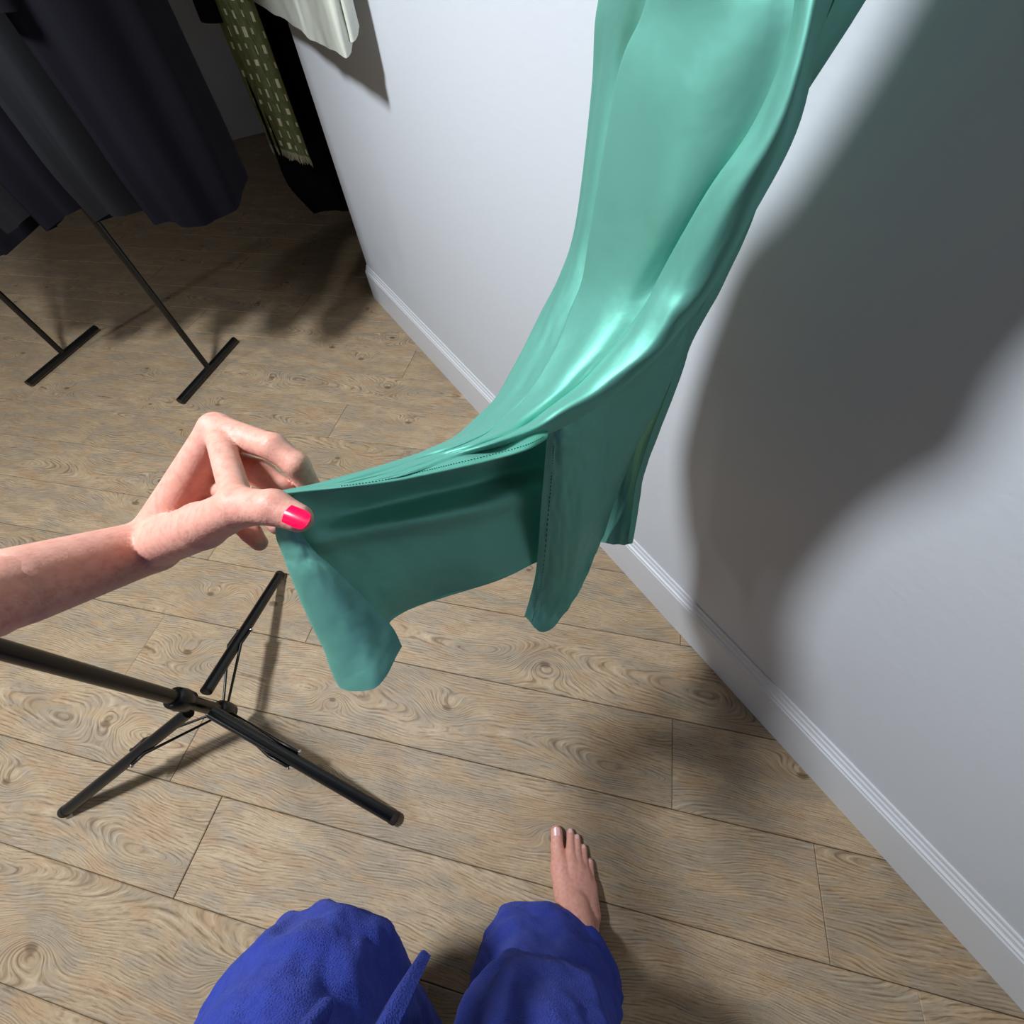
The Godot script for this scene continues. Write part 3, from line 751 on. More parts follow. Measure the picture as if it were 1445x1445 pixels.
func make_floor() -> void:
	var b := MB.new()
	b.box(wp(-1.45, -0.062, 2.1), Vector3(4.2, 0.05, 4.05), 0.001, Basis(ALONG, Vector3.UP, OUT))
	var floor_ := build(b, "floor", mats.subfloor)
	tag(floor_, "", "", "", "structure")
	var woods := []
	for k in 9:
		woods.append(make_wood(k))
	var full := plank_mesh(0.0, PLANK_L - 0.001)
	var rng := RandomNumberGenerator.new()
	rng.seed = 77
	var z0 := -0.0422
	var pick := 0
	for r in range(-24, 14):
		var z := z0 + r * PLANK_W
		var joint := rng.randf_range(-0.76, 0.76)
		if r == -1:
			joint = 0.300
		elif r == -2:
			joint = 0.78
		elif r == 0:
			joint = 0.60
		elif r == -3:
			joint = -1.20
		elif r == -6:
			joint = -1.033
		elif r == -8:
			joint = -0.858
		elif r == -4:
			joint = 0.35
		elif r == -5:
			joint = -0.55
		elif r == -7:
			joint = -0.2
		while joint > -5.2:
			joint -= PLANK_L
		while joint < 3.2:
			var c := Vector3(joint + PLANK_L / 2, 0, z + PLANK_W / 2)
			var s := c.dot(ALONG)
			var t := c.dot(OUT) - WALL_AT
			pick += 1
			if s > -5.9 and s < 2.0 and t > -2.0 and t < 3.6:
				var o := MeshInstance3D.new()
				o.mesh = full
				o.material_override = woods[(pick * 4 + r * 5 + 90) % woods.size()]
				if rng.randf() < 0.5:
					o.transform = Transform3D(Basis(Vector3.UP, PI), Vector3(joint + PLANK_L, 0, z + PLANK_W - 0.0012))
				else:
					o.position = Vector3(joint, 0, z)
				put(o, "plank", floor_)
			joint += PLANK_L


func make_room() -> void:
	slab("wall_back", -2.269, 2.6, 0.0, ROOM_H, -0.12, 0.0, mats.paint)
	slab("wall_right", 2.6, 2.72, 0.0, ROOM_H, -0.12, 6.0, mats.paint)
	slab("wall_left", -5.62, -5.5, 0.0, ROOM_H, -1.92, 6.0, mats.paint)
	slab("wall_front", -5.62, 2.72, 0.0, ROOM_H, 6.0, 6.12, mats.paint)
	slab("wall_passage", -5.5, -2.15, 0.0, ROOM_H, -1.92, -1.8, mats.paint)
	slab("wall_passage_end", -2.269, -2.15, 0.0, ROOM_H, -1.8, -0.12, mats.paint)
	slab("ceiling", -5.62, 2.72, ROOM_H, ROOM_H + 0.1, -1.92, 6.12, mats.ceiling)
	make_floor()
	# baseboard: a moulded profile run along the wall and returned round its end
	var prof := [Vector2(0, 0.168), Vector2(0.0035, 0.168), Vector2(0.0045, 0.165), Vector2(0.0045, 0.158), Vector2(0.0075, 0.154), Vector2(0.0075, 0.149), Vector2(0.0085, 0.145), Vector2(0.0125, 0.142), Vector2(0.0125, 0.137), Vector2(0.015, 0.133), Vector2(0.015, 0.0)]
	var b := MB.new()
	for i in prof.size() - 1:
		var p: Vector2 = prof[i]
		var q: Vector2 = prof[i + 1]
		b.poly([wp(-2.269 - p.x, p.y, p.x), wp(2.6, p.y, p.x), wp(2.6, q.y, q.x), wp(-2.269 - q.x, q.y, q.x)], wp(-0.3, 0.0, -0.05))
		b.poly([wp(-2.269 - p.x, p.y, p.x), wp(-2.269 - p.x, p.y, -0.12), wp(-2.269 - q.x, q.y, -0.12), wp(-2.269 - q.x, q.y, q.x)], wp(-2.2, 0.0, -0.05))
	tag(build(b, "baseboard_back", mats.trim), "", "", "", "structure")


func make_lamp(s: float, t: float, energy: float, label: String) -> void:
	var at := wp(s, ROOM_H, t)
	var o := thing("ceiling_light", at)
	tag(o, label, "ceiling light")
	var b := MB.new()
	b.lathe([Vector2(0.132, -0.002), Vector2(0.134, -0.008), Vector2(0.158, -0.008), Vector2(0.160, -0.003), Vector2(0.160, 0.0)], at, 48)
	build(b, "trim_ring", mats.trim, o)
	b = MB.new()
	b.lathe([Vector2(0.0005, -0.005), Vector2(0.045, -0.0055), Vector2(0.133, -0.004)], at, 48)
	build(b, "lens", mats.bulb, o)
	var l := SpotLight3D.new()
	l.name = "lamp"
	l.light_energy = energy
	l.light_color = Color(0.955, 0.98, 1.0)
	l.light_size = 0.13
	l.spot_range = 12.0
	l.spot_attenuation = 2.0
	l.spot_angle = 72.0
	l.spot_angle_attenuation = 0.6
	l.shadow_enabled = true
	l.position = Vector3(0, -0.145, 0)
	l.rotation = Vector3(-PI / 2, 0, 0)
	o.add_child(l)


# ---------------------------------------------------------------- the dress
func make_dress() -> void:
	var o := thing("satin_dress", wp(-0.29, 0.0, 0.24))
	tag(o, "long green satin dress by the white wall, its slit pulled open by a hand", "dress")
	var b := MB.new()
	b.sheet(crumple(crumple(smooth_grid(FRONT, 8, 8), 0.0028, 8.0, 2.5, 61, Vector4(0.15, 0.12, 0, 0.1)), 0.0004, 20.0, 12.0, 67, Vector4(0.2, 0.12, 0, 0.1)), 0.001)
	build(b, "front_panel", mats.satin, o)
	b = MB.new()
	b.sheet(smooth_grid(BAND, 4, 10), 0.0012)
	var band := build(b, "slit_edge", mats.satin, o)
	tag(band, "stitched edge of the slit")
	b = MB.new()
	b.sheet(crumple(crumple(smooth_grid(SIDE, 9, 10), 0.0025, 7.0, 2.5, 62, Vector4(0.1, 0.1, 0, 0)), 0.0014, 16.0, 11.0, 66, Vector4(0.1, 0.1, 0, 0)), 0.001)
	build(b, "side_panel", mats.satin, o)
	b = MB.new()
	b.sheet(crumple(smooth_grid(BACK, 7, 7), 0.003, 5.0, 4.0, 63, Vector4(0, 0.2, 0, 0)), 0.001)
	build(b, "back_panel", mats.satin, o)
	for g in [GUSSET, BACK_GUSSET]:      # the sides of the tube, from the front panel round to the back one
		b = MB.new()
		b.sheet(smooth_grid(g, 4, 6), 0.001)
		build(b, "side_gusset", mats.satin, o)
	b = MB.new()
	b.sheet(crumple(smooth_grid(INSIDE, 8, 8), 0.0016, 6.0, 3.0, 64, Vector4(0.05, 0.05, 0, 0)), 0.001)
	var skirt := build(b, "skirt_panel", mats.satin, o)
	tag(skirt, "shaded inside of the skirt")
	# stitching: short raised threads along the slit edge and down the side panel's edge
	b = MB.new()
	var bg := smooth_grid(BAND, 4, 24)
	for j in range(6, bg.size() - 40, 2):
		var p: Vector3 = bg[j][5]
		var q: Vector3 = bg[j + 1][5]
		var nn: Vector3 = (bg[j][6] - bg[j][4]).cross(q - p).normalized() * 0.0008
		b.tube([p + nn, p.lerp(q, 0.8) + nn], [0.0004, 0.0004], 5)
		b.tube([p - nn, p.lerp(q, 0.8) - nn], [0.0004, 0.0004], 5)
	var st := build(b, "stitching", mats.stitch, o)
	tag(st, "", "", "", "stuff")
	b = MB.new()
	var sg := smooth_grid(SIDE, 8, 24)
	for j in range(30, sg.size() - 4, 2):
		var p: Vector3 = sg[j][3]
		var q: Vector3 = sg[j + 1][3]
		var nn: Vector3 = (sg[j][4] - sg[j][2]).cross(q - p).normalized() * 0.0011
		b.tube([p + nn, p.lerp(q, 0.85) + nn], [0.0005, 0.0005], 5)
		b.tube([p - nn, p.lerp(q, 0.85) - nn], [0.0005, 0.0005], 5)
	tag(build(b, "stitching", mats.stitch, o), "", "", "", "stuff")
	for side in [-1.0, 1.0]:
		b = MB.new()
		var path := []
		for k in 9:
			var f := k / 8.0
			path.append(wp(-0.285 + side * lerpf(0.055, 0.05, f), lerpf(1.47, 1.70, f), lerpf(0.25, 0.185, f)))
		for k in 5:
			var f := (k + 1) / 5.0
			path.append(wp(-0.285 + side * lerpf(0.05, 0.06, f), lerpf(1.70, 1.47, f), lerpf(0.175, 0.16, f)))
		var ribbon := []
		for p in path:
			ribbon.append([p - ALONG * 0.005, p + ALONG * 0.005])
		b.sheet(smooth_grid(ribbon, 2, 2), 0.001)
		build(b, "strap", mats.satin, o)
	# its hanger on a wall hook, above the picture
	var hg := thing("clothes_hanger", wp(-0.285, 1.70, 0.18))
	tag(hg, "wooden clothes hanger carrying the green satin dress", "hanger")
	b = MB.new()
	var bar := []
	var rad := []
	for k in 13:
		var f := k / 12.0 * 2.0 - 1.0
		bar.append(wp(-0.285 + f * 0.17, 1.735 - 0.055 * f * f, 0.18))
		rad.append(0.009 - 0.003 * absf(f))
	b.tube(bar, rad, 10)
	build(b, "bar", mats.wood_hanger, hg)
	b = MB.new()
	var hook := []
	var hr := []
	for k in 14:
		var g := -PI * 0.5 + PI * 1.4 * k / 13.0
		hook.append(wp(-0.285 + 0.02 * cos(g), 1.79 + 0.02 * sin(g), 0.18))
		hr.append(0.0018)
	hook.push_front(wp(-0.285, 1.735, 0.18))
	hr.push_front(0.0018)
	b.tube(hook, hr, 8)
	build(b, "hook", mats.chrome, hg)
	var pg := thing("wall_hook", wp(-0.285, 1.8, 0.0))
	tag(pg, "black metal wall hook that carries the hanger of the green dress", "hook")
	b = MB.new()
	b.box(wp(-0.285, 1.79, 0.003), Vector3(0.014, 0.04, 0.003), 0.001, Basis(ALONG, Vector3.UP, OUT))
	build(b, "plate", mats.black, pg)
	b = MB.new()
	b.tube([wp(-0.285, 1.79, 0.004), wp(-0.285, 1.797, 0.10), wp(-0.285, 1.803, 0.19), wp(-0.285, 1.83, 0.205)], [0.005, 0.005, 0.005, 0.006], 10)
	build(b, "prong", mats.black, pg)


# ---------------------------------------------------------------- other clothes
func hung_cloth(a: Vector3, b_: Vector3, y0: float, y1: float, folds: float, amp: float, seed_: int, flare := 0.0) -> Array:
	# a pleated sheet between two upper ends, its folds deepening towards the hem
	var ctrl := []
	var nrm := (b_ - a).cross(Vector3.UP).normalized()
	var nz := noise(seed_, 1.0, 2)
	for j in 9:
		var f := j / 8.0
		var row := []
		for i in 41:
			var u := i / 40.0
			var p := a.lerp(b_, 0.5 + (u - 0.5) * (1.0 + flare * f))
			var wave := sin(u * folds * TAU + nz.get_noise_1d(u * 5.0) * 2.5) + 0.5 * nz.get_noise_2d(u * 9.0, f * 2.0)
			row.append(Vector3(p.x, lerpf(y1, y0, f), p.z) + nrm * wave * amp * (0.35 + 0.65 * f))
		ctrl.append(row)
	return ctrl


func make_blouse() -> void:
	var o := thing("white_blouse", wp(-1.7, 0.0, 0.1))
	tag(o, "glossy white pleated garment hanging on the white wall near its end", "blouse")
	var b := MB.new()
	b.sheet(crumple(smooth_grid(BLOUSE, 5, 6), 0.005, 7.0, 2.0, 91), 0.0012)
	build(b, "front_layer", mats.blouse, o)
	var rear := []
	for j in BLOUSE.size():
		var row := []
		for i in BLOUSE[j].size():
			var p: Vector3 = BLOUSE[j][i]
			row.append(p - OUT * 0.026 - ALONG * (0.004 if i < 3 else 0.0) + Vector3.UP * (0.022 if i < 9 else -0.012) * (j / 5.0))
		rear.append(row)
	b = MB.new()
	b.sheet(crumple(smooth_grid(rear, 4, 5), 0.005, 6.0, 2.0, 92), 0.0010)
	build(b, "back_layer", mats.blouse, o)
	var b2 := MB.new()
	b2.tube([wp(-1.94, 1.62, 0.08), wp(-1.72, 1.70, 0.08), wp(-1.50, 1.62, 0.08)], [0.007, 0.009, 0.007], 10)
	var hg := thing("clothes_hanger", wp(-1.72, 1.65, 0.08))
	tag(hg, "wooden clothes hanger carrying the glossy white garment", "hanger")
	build(b2, "bar", mats.wood_hanger, hg)
	b2 = MB.new()
	b2.tube([wp(-1.72, 1.70, 0.08), wp(-1.72, 1.76, 0.08), wp(-1.71, 1.785, 0.07), wp(-1.72, 1.80, 0.045), wp(-1.72, 1.79, 0.0)], [0.002, 0.002, 0.002, 0.002, 0.002], 8)
	build(b2, "hook", mats.chrome, hg)


func coat(called: String, label: String, c: Vector3, along: Vector3, wide: float, deep: float, y0: float, y1: float, mat: Material, seed_: int, group := "") -> void:
	var o := thing(called, Vector3(c.x, 0, c.z))
	tag(o, label, "coat", group)
	var across := along.cross(Vector3.UP)
	var nz := noise(seed_, 1.0, 2)
	var rings := []
	for j in 10:
		var f := j / 9.0
		var ring := []
		for i in 28:
			var g := TAU * i / 28.0
			var fold := 1.0 + 0.16 * nz.get_noise_2d(cos(g) * 2.6 + 7.0, sin(g) * 2.6 + f * 0.8) + 0.07 * sin(g * 7.0 + f)
			var taper := lerpf(1.0, 0.72, pow(f, 3.0))
			if j == 0:
				taper = 0.70 if called == "long_coat" else 0.95
			ring.append(Vector3(c.x, lerpf(y0, y1, f) + (0.02 * sin(g * 2.0 + seed_) if f < 0.2 else 0.0), c.z) + along * cos(g) * wide * fold * taper + across * sin(g) * deep * fold * taper)
		rings.append(ring)
	var b := MB.new()
	b.grid(smooth_grid(rings, 2, 3, true), true, Vector2(4, 4), true)
	var last: Array = smooth_grid(rings, 2, 3, true)[-1]
	var cap := []
	for p in last:
		cap.append(p)
	var tip := []
	for p in last:
		tip.append(Vector3(c.x, y1 + 0.05, c.z) + (p - Vector3(c.x, p.y, c.z)) * 0.15)
	b.grid([cap, tip], true, Vector2(4, 1), true)
	build(b, "body", mat, o)
	for side in [-1.0, 1.0]:
		b = MB.new()
		var path := []
		var rad := []
		for k in 7:
			var f := k / 6.0
			path.append(Vector3(c.x, lerpf(y1 - 0.02, y1 - minf(0.62, (y1 - y0) * 0.75), f), c.z) + along * side * wide * lerpf(0.72, 1.12, sqrt(f)) + across * deep * 0.25 * f)
			rad.append(lerpf(deep * 0.5, deep * 0.36, f))
		b.tube(refine(path, 3), refine(rad, 3), 12)
		build(b, "sleeve", mat, o)


func make_rack(called_label: String, a: Vector3, b_: Vector3, h: float, inset := 0.03) -> void:
	var o := thing("garment_rack", (a + b_) * 0.5)
	tag(o, called_label, "garment rack")
	var up := Vector3.UP
	var b := MB.new()
	b.tube([a + up * h, b_ + up * h], [0.0125, 0.0125], 14)
	build(b, "rail", mats.black, o)
	var dir := (b_ - a).normalized()
	for p in [a + dir * 0.03, b_ - dir * inset]:
		b = MB.new()
		b.tube([p + up * 0.03, p + up * h], [0.0125, 0.0125], 14)
		build(b, "post", mats.black, o)
		b = MB.new()
		var side: Vector3 = dir.cross(up) * 0.22
		b.tube([p - side + up * 0.02, p + side + up * 0.02], [0.014, 0.014], 12)
		build(b, "foot", mats.black, o)


func make_passage_clothes() -> void:
	# in the dark passage past the end of the wall
	make_rack("black garment rack in the dark passage behind the wall end", wp(-2.9, 0, -1.15), wp(-2.9, 0, 0.38), 1.62, 0.86)
	coat("long_coat", "long black coat hanging half hidden behind the white wall's end", wp(-2.86, 0, -0.13), OUT, 0.24, 0.13, 0.225, 1.56, mats.navy, 3)
	# scarf
	var o := thing("fringed_scarf", wp(-2.72, 0.0, 0.1))
	tag(o, "olive green scarf with cream dashes and a pale fringe", "scarf")
	var a := Vector3(-1.735, 0, -2.355)
	var c := Vector3(-1.435, 0, -2.185)
	var ctrl := hung_cloth(a, c, 0.535, 1.62, 0.8, 0.006, 8)
	var b := MB.new()
	b.sheet(smooth_grid(ctrl, 1, 3), 0.003)
	build(b, "cloth", mats.scarf, o)
	b = MB.new()
	var rng := RandomNumberGenerator.new()
	rng.seed = 9
	var hem: Array = ctrl[-1]
	for i in 40:
		for k in 2:
			var p: Vector3 = hem[i].lerp(hem[i + 1], k * 0.5)
			var q := p + Vector3(rng.randf_range(-0.005, 0.005), -0.028 + rng.randf_range(-0.006, 0.006), rng.randf_range(-0.005, 0.005))
			b.tube([p + Vector3.UP * 0.004, p.lerp(q, 0.5) + Vector3(rng.randf_range(-0.003, 0.003), 0, 0), q], [0.0022, 0.0024, 0.0012], 5)
	tag(build(b, "fringe", mats.fringe, o), "pale fringe", "", "", "stuff")
	coat("knit_cardigan", "dark grey knitted garment hanging left of the fringed olive scarf", wp(-3.02, 0, 0.44), OUT, 0.10, 0.10, 0.47, 1.56, mats.charcoal, 6)
	# a second rack nearer the lamps keeps their light off the passage floor
	var ra := Vector3(-2.62, 0, -1.32)
	var rb := Vector3(-1.15, 0, -1.32)
	make_rack("black garment rack full of coats standing left of the white wall", ra, rb, 1.80, 0.62)
	for k in 6:
		coat("hanging_coat", ["first", "second", "third", "fourth", "fifth", "sixth"][k] + " dark coat from the wall on the full garment rack", Vector3(-1.27 - 0.205 * k, 0, -1.32), Vector3.BACK, 0.20, 0.085, [0.70, 0.71, 0.70, 0.69, 0.60, 0.64][k], 1.74, mats.charcoal if k % 2 else mats.navy, 20 + k, "coats on the full garment rack")


# ---------------------------------------------------------------- the black stand
func make_stand() -> void:
	var hub := Vector3(-0.79, 0.0, -0.02)
	var o := thing("tripod_stand", hub)
	tag(o, "black metal tripod stand on the floor, its round leg ending near the blue trousers", "tripod stand")
	var tips := [Vector3(-0.322, 0.0135, 0.106), Vector3(-0.915, 0.0135, -0.425), Vector3(-1.13, 0.0135, 0.26)]
	var b := MB.new()
	b.tube([hub + Vector3.UP * 0.10, hub + Vector3.UP * 0.9], [0.014, 0.014], 18)
	build(b, "pole", mats.black, o)
	b = MB.new()
	b.tube([hub + Vector3.UP * 0.9, hub + Vector3.UP * 1.25], [0.010, 0.010], 16)
	build(b, "upper_pole", mats.black, o)
	for y in [0.27, 0.12, 0.90]:
		b = MB.new()
		b.lathe([Vector2(0.012, -0.025), Vector2(0.022, -0.022), Vector2(0.024, 0.0), Vector2(0.022, 0.022), Vector2(0.012, 0.025)], hub + Vector3.UP * y, 20)
		build(b, "collar", mats.black, o)
	for tip in tips:
		var out: Vector3 = Vector3(tip.x - hub.x, 0, tip.z - hub.z).normalized()
		var top: Vector3 = hub + out * 0.03 + Vector3.UP * 0.20
		var dir: Vector3 = (tip - top).normalized()
		b = MB.new()
		var r := 0.0135
		b.tube([top, tip - dir * 0.012], [r, r], 20)
		var leg := build(b, "leg", mats.black, o)
		b = MB.new()
		b.tube([tip - dir * 0.014, tip - dir * 0.002, tip + dir * 0.001], [r + 0.0006, r + 0.0006, r - 0.002], 20)
		tag(build(b, "foot_cap", mats.rubber, leg), "brown rubber cap")
		var joint: Vector3 = top.lerp(tip, 0.44)
		var across := dir.cross(Vector3.UP).normalized()
		b = MB.new()
		var low: Vector3 = hub + out * 0.022 + Vector3.UP * 0.12
		for sd in [-1.0, 1.0]:
			var w: Vector3 = across * sd * (r + 0.003)
			b.tube([low + across * sd * 0.006, joint + w - dir * 0.05 + Vector3.UP * 0.004, joint + w], [0.003, 0.0035, 0.0035], 8)
		build(b, "brace", mats.black, o)
		for sd in [-1.0, 1.0]:
			b = MB.new()
			var c: Vector3 = joint + across * sd * (r + 0.004)
			b.tube([c, c + across * sd * 0.003, c + across * sd * 0.0055], [0.0045, 0.0042, 0.0015], 12)
			build(b, "rivet", mats.chrome, leg)


# ---------------------------------------------------------------- the person
func chain(pts: Array, out: Array) -> void:
	for i in pts.size() - 1:
		out.append([pts[i][0], pts[i + 1][0], pts[i][1], pts[i + 1][1]])


func nail_shell(c: Vector3, tipward: Vector3, up: Vector3, length: float, wide: float, sag: float) -> MB:
	# a curved plate, its tip rounded
	var x := tipward.normalized()
	var z := up.normalized()
	var y := z.cross(x).normalized()
	z = x.cross(y)
	var rows := []
	for j in 9:
		var f := j / 8.0 * 2.0 - 1.0
		var half := wide * 0.5 * (sqrt(maxf(0.0, 1.0 - pow(maxf(f, 0.0), 2.6))) * 0.72 + 0.28) * (1.0 + 0.05 * f if f < 0.0 else 1.0)
		var row := []
		for i in 9:
			var g := i / 8.0 * 2.0 - 1.0
			row.append(c + x * f * length * 0.5 + y * g * half - z * (sag * pow(g * half / (wide * 0.5), 2.0) + sag * 0.12 * f * f))
		rows.append(row)
	var b := MB.new()
	b.sheet(rows, 0.0008)
	return b


func leg_rings(rings: Array, fold: float, seed_: int) -> Array:      # [centre, rx, rz] from the hem up
	var nz := noise(seed_, 1.0, 2)
	var ctrl := []
	for j in rings.size():
		var q: Array = rings[j]
		var c: Vector3 = q[0]
		var ring := []
		for i in 24:
			var g := TAU * i / 24.0
			var k := 1.0 + fold * nz.get_noise_3d(cos(g) * 1.7, sin(g) * 1.7, c.y * 3.5)
			ring.append(c + Vector3(cos(g) * q[1] * k, (q[3] * sin(g) if q.size() > 3 else 0.0), sin(g) * q[2] * k))
		ctrl.append(ring)
	return smooth_grid(ctrl, 5, 7, true)


func make_person() -> void:
	var o := thing("person", Vector3(-0.03, 0.0, 0.3))
	tag(o, "person in blue trousers with one bare foot, pinching the dress with pink-nailed fingers", "person")
	var body := MB.new()
	# trunk, legs, arms
	var bones := []
	chain([[Vector3(-0.03, 0.92, 0.36), 0.125], [Vector3(-0.03, 1.08, 0.37), 0.105], [Vector3(-0.025, 1.22, 0.37), 0.115]], bones)
	chain([[Vector3(-0.11, 0.90, 0.36), 0.10], [Vector3(0.05, 0.90, 0.36), 0.10]], bones)
	chain([[Vector3(-0.15, 1.27, 0.36), 0.055], [Vector3(0.10, 1.27, 0.36), 0.055]], bones)
	chain([[Vector3(-0.025, 1.28, 0.37), 0.055], [Vector3(-0.025, 1.40, 0.345), 0.045]], bones)
	chain([[Vector3(-0.13, 0.84, 0.35), 0.085], [Vector3(-0.215, 0.47, 0.295), 0.05], [Vector3(-0.20, 0.28, 0.38), 0.05], [Vector3(-0.198, 0.10, 0.45), 0.035]], bones)
	chain([[Vector3(0.07, 0.84, 0.35), 0.085], [Vector3(0.06, 0.47, 0.285), 0.05], [Vector3(0.075, 0.28, 0.28), 0.038], [Vector3(0.111, 0.10, 0.228), 0.031]], bones)
	chain([[Vector3(-0.20, 1.25, 0.32), 0.048], [Vector3(-0.39, 1.11, 0.11), 0.036], [WRIST.lerp(Vector3(-0.39, 1.11, 0.11), 0.12), 0.026]], bones)
	chain([[Vector3(0.15, 1.26, 0.35), 0.048], [Vector3(0.26, 1.02, 0.27), 0.036], [Vector3(0.13, 1.16, 0.16), 0.026]], bones)
	body.nets(bones, 0.012, 0.012)
	# the hand that pinches the cloth
	bones = []
	var elbow := Vector3(-0.39, 1.11, 0.11)
	bones.append([WRIST.lerp(elbow, 0.30), WRIST, 0.028, 0.0235])
	for f in FINGERS:
		var ch: Array = FINGERS[f]
		bones.append([WRIST, ch[0][0], 0.021, ch[0][1] * 1.05])
		chain(ch, bones)
	bones.append([FINGERS.thumb[1][0], FINGERS.index[0][0], 0.010, 0.010])
	body.nets(bones, 0.0022, 0.0016)
	# the other hand, closed round nothing the picture shows
	bones = [[Vector3(0.15, 1.14, 0.18), Vector3(0.10, 1.19, 0.14), 0.026, 0.024]]
	for k in 4:
		var r0 := Vector3(0.085 - 0.004 * k, 1.215 - 0.02 * k, 0.115)
		chain([[r0 + Vector3(0.01, 0, 0.01), 0.011], [r0 + Vector3(-0.03, 0.005, -0.005), 0.009], [r0 + Vector3(-0.045, 0.005, 0.015), 0.008], [r0 + Vector3(-0.03, 0.004, 0.03), 0.0072]], bones)
		bones.append([Vector3(0.10, 1.19, 0.14), r0 + Vector3(0.01, 0, 0.01), 0.02, 0.012])
	chain([[Vector3(0.10, 1.19, 0.145), 0.016], [Vector3(0.075, 1.225, 0.16), 0.012], [Vector3(0.045, 1.235, 0.15), 0.009]], bones)
	body.nets(bones, 0.004, 0.002)
	# the bare right foot
	var toes := [
		[[Vector3(0.062, 0.026, 0.112), 0.0215], [Vector3(0.0500, 0.0175, 0.080), 0.0142], [Vector3(0.0445, 0.0150, 0.0530), 0.0135]],
		[[Vector3(0.0845, 0.0275, 0.104), 0.0165], [Vector3(0.0780, 0.0215, 0.074), 0.0088], [Vector3(0.0750, 0.0118, 0.0475), 0.0084]],
		[[Vector3(0.099, 0.026, 0.107), 0.0160], [Vector3(0.0942, 0.0200, 0.080), 0.0082], [Vector3(0.0912, 0.0112, 0.0545), 0.0078]],
		[[Vector3(0.113, 0.024, 0.116), 0.0155], [Vector3(0.1100, 0.0185, 0.092), 0.0082], [Vector3(0.1072, 0.0108, 0.0690), 0.0077]],
		[[Vector3(0.1255, 0.021, 0.130), 0.0155], [Vector3(0.1255, 0.0160, 0.110), 0.0088], [Vector3(0.1238, 0.0108, 0.0910), 0.0080]]]
	bones = []
	for k in 5:
		chain(toes[k], bones)
		bones.append([toes[k][0][0], Vector3(0.084 + 0.011 * k, 0.050 - 0.005 * k, 0.172), toes[k][0][1] * 1.05, 0.025])
		if k < 4:
			bones.append([toes[k][0][0] + Vector3(0.004, 0.001, 0.012), toes[k + 1][0][0] + Vector3(0.0, 0.001, 0.008), 0.0175, 0.0165])
			bones.append([toes[k][0][0].lerp(toes[k + 1][0][0], 0.5) + Vector3(0.004, 0.004, 0.014), Vector3(0.0895 + 0.011 * k, 0.048 - 0.005 * k, 0.16), 0.017, 0.024])
	chain([[Vector3(0.098, 0.050, 0.165), 0.030], [Vector3(0.112, 0.075, 0.210), 0.034], [Vector3(0.110, 0.14, 0.240), 0.033], [Vector3(0.095, 0.22, 0.268), 0.034]], bones)
	chain([[Vector3(0.128, 0.030, 0.17), 0.020], [Vector3(0.128, 0.036, 0.255), 0.030], [Vector3(0.113, 0.09, 0.235), 0.032]], bones)
	body.nets(bones, 0.0026, 0.0014, 0.0)
	# the left foot, hidden under its trouser leg
	bones = []
	for k in 5:
		var tx := -0.215 - 0.014 * k
		chain([[Vector3(tx + 0.004, 0.024, 0.385 + 0.006 * k), 0.015], [Vector3(tx, 0.015, 0.34 + 0.011 * k), 0.013 if k == 0 else 0.009]], bones)
		bones.append([Vector3(tx + 0.004, 0.024, 0.385 + 0.006 * k), Vector3(-0.21, 0.055, 0.43), 0.017, 0.028])
	chain([[Vector3(-0.21, 0.055, 0.43), 0.03], [Vector3(-0.195, 0.09, 0.455), 0.034], [Vector3(-0.20, 0.16, 0.43), 0.036]], bones)
	bones.append([Vector3(-0.21, 0.04, 0.43), Vector3(-0.19, 0.034, 0.50), 0.024, 0.03])
	body.nets(bones, 0.006, 0.004, 0.0)
	# head
	bones = []
	var hc := Vector3(-0.03, 1.52, 0.32)
	bones.append([hc + Vector3(0, 0.03, 0.02), hc + Vector3(0.004, 0.02, 0.03), 0.083, 0.085])
	bones.append([hc + Vector3(-0.004, -0.02, -0.03), hc + Vector3(-0.008, -0.075, -0.045), 0.058, 0.034])
	bones.append([hc + Vector3(0, -0.06, 0.02), Vector3(-0.025, 1.38, 0.35), 0.05, 0.045])
	bones.append([hc + Vector3(-0.012, 0.0, -0.086), hc + Vector3(-0.014, -0.028, -0.100), 0.007, 0.011])
	for sd in [-1.0, 1.0]:
		bones.append([hc + Vector3(sd * 0.08, 0.01, 0.02), hc + Vector3(sd * 0.078, -0.03, 0.012), 0.012, 0.008])
		bones.append([hc + Vector3(sd * 0.028 - 0.01, 0.018, -0.070), hc + Vector3(sd * 0.045 - 0.01, 0.018, -0.062), 0.012, 0.010])
	body.nets(bones, 0.005, 0.005)
	var skin := build(body, "body", mats.skin, o)
	for sd in [-1.0, 1.0]:
		var b := MB.new()
		b.nets([[hc + Vector3(sd * 0.032 - 0.011, 0.002, -0.074), hc + Vector3(sd * 0.034 - 0.011, 0.002, -0.074), 0.011, 0.011]], 0.003, 0.001)
		build(b, "eye", mats.eye, o)
	var lips := MB.new()
	lips.nets([[hc + Vector3(-0.03, -0.062, -0.079), hc + Vector3(-0.012, -0.060, -0.088), 0.004, 0.006], [hc + Vector3(-0.012, -0.060, -0.088), hc + Vector3(0.008, -0.062, -0.079), 0.006, 0.004]], 0.002, 0.001)
	build(lips, "mouth", mats.lip, o)
	var hair := MB.new()
	hair.nets([[hc + Vector3(0, 0.055, 0.03), hc + Vector3(0, 0.03, 0.06), 0.084, 0.085], [hc + Vector3(-0.075, 0.02, 0.045), hc + Vector3(-0.07, -0.16, 0.08), 0.03, 0.025], [hc + Vector3(0.075, 0.02, 0.045), hc + Vector3(0.07, -0.16, 0.08), 0.03, 0.025], [hc + Vector3(0, 0.0, 0.09), hc + Vector3(0, -0.2, 0.10), 0.06, 0.05]], 0.008, 0.008)
	build(hair, "hair", mats.hair, o)
	# nails
	var th: Array = FINGERS.thumb
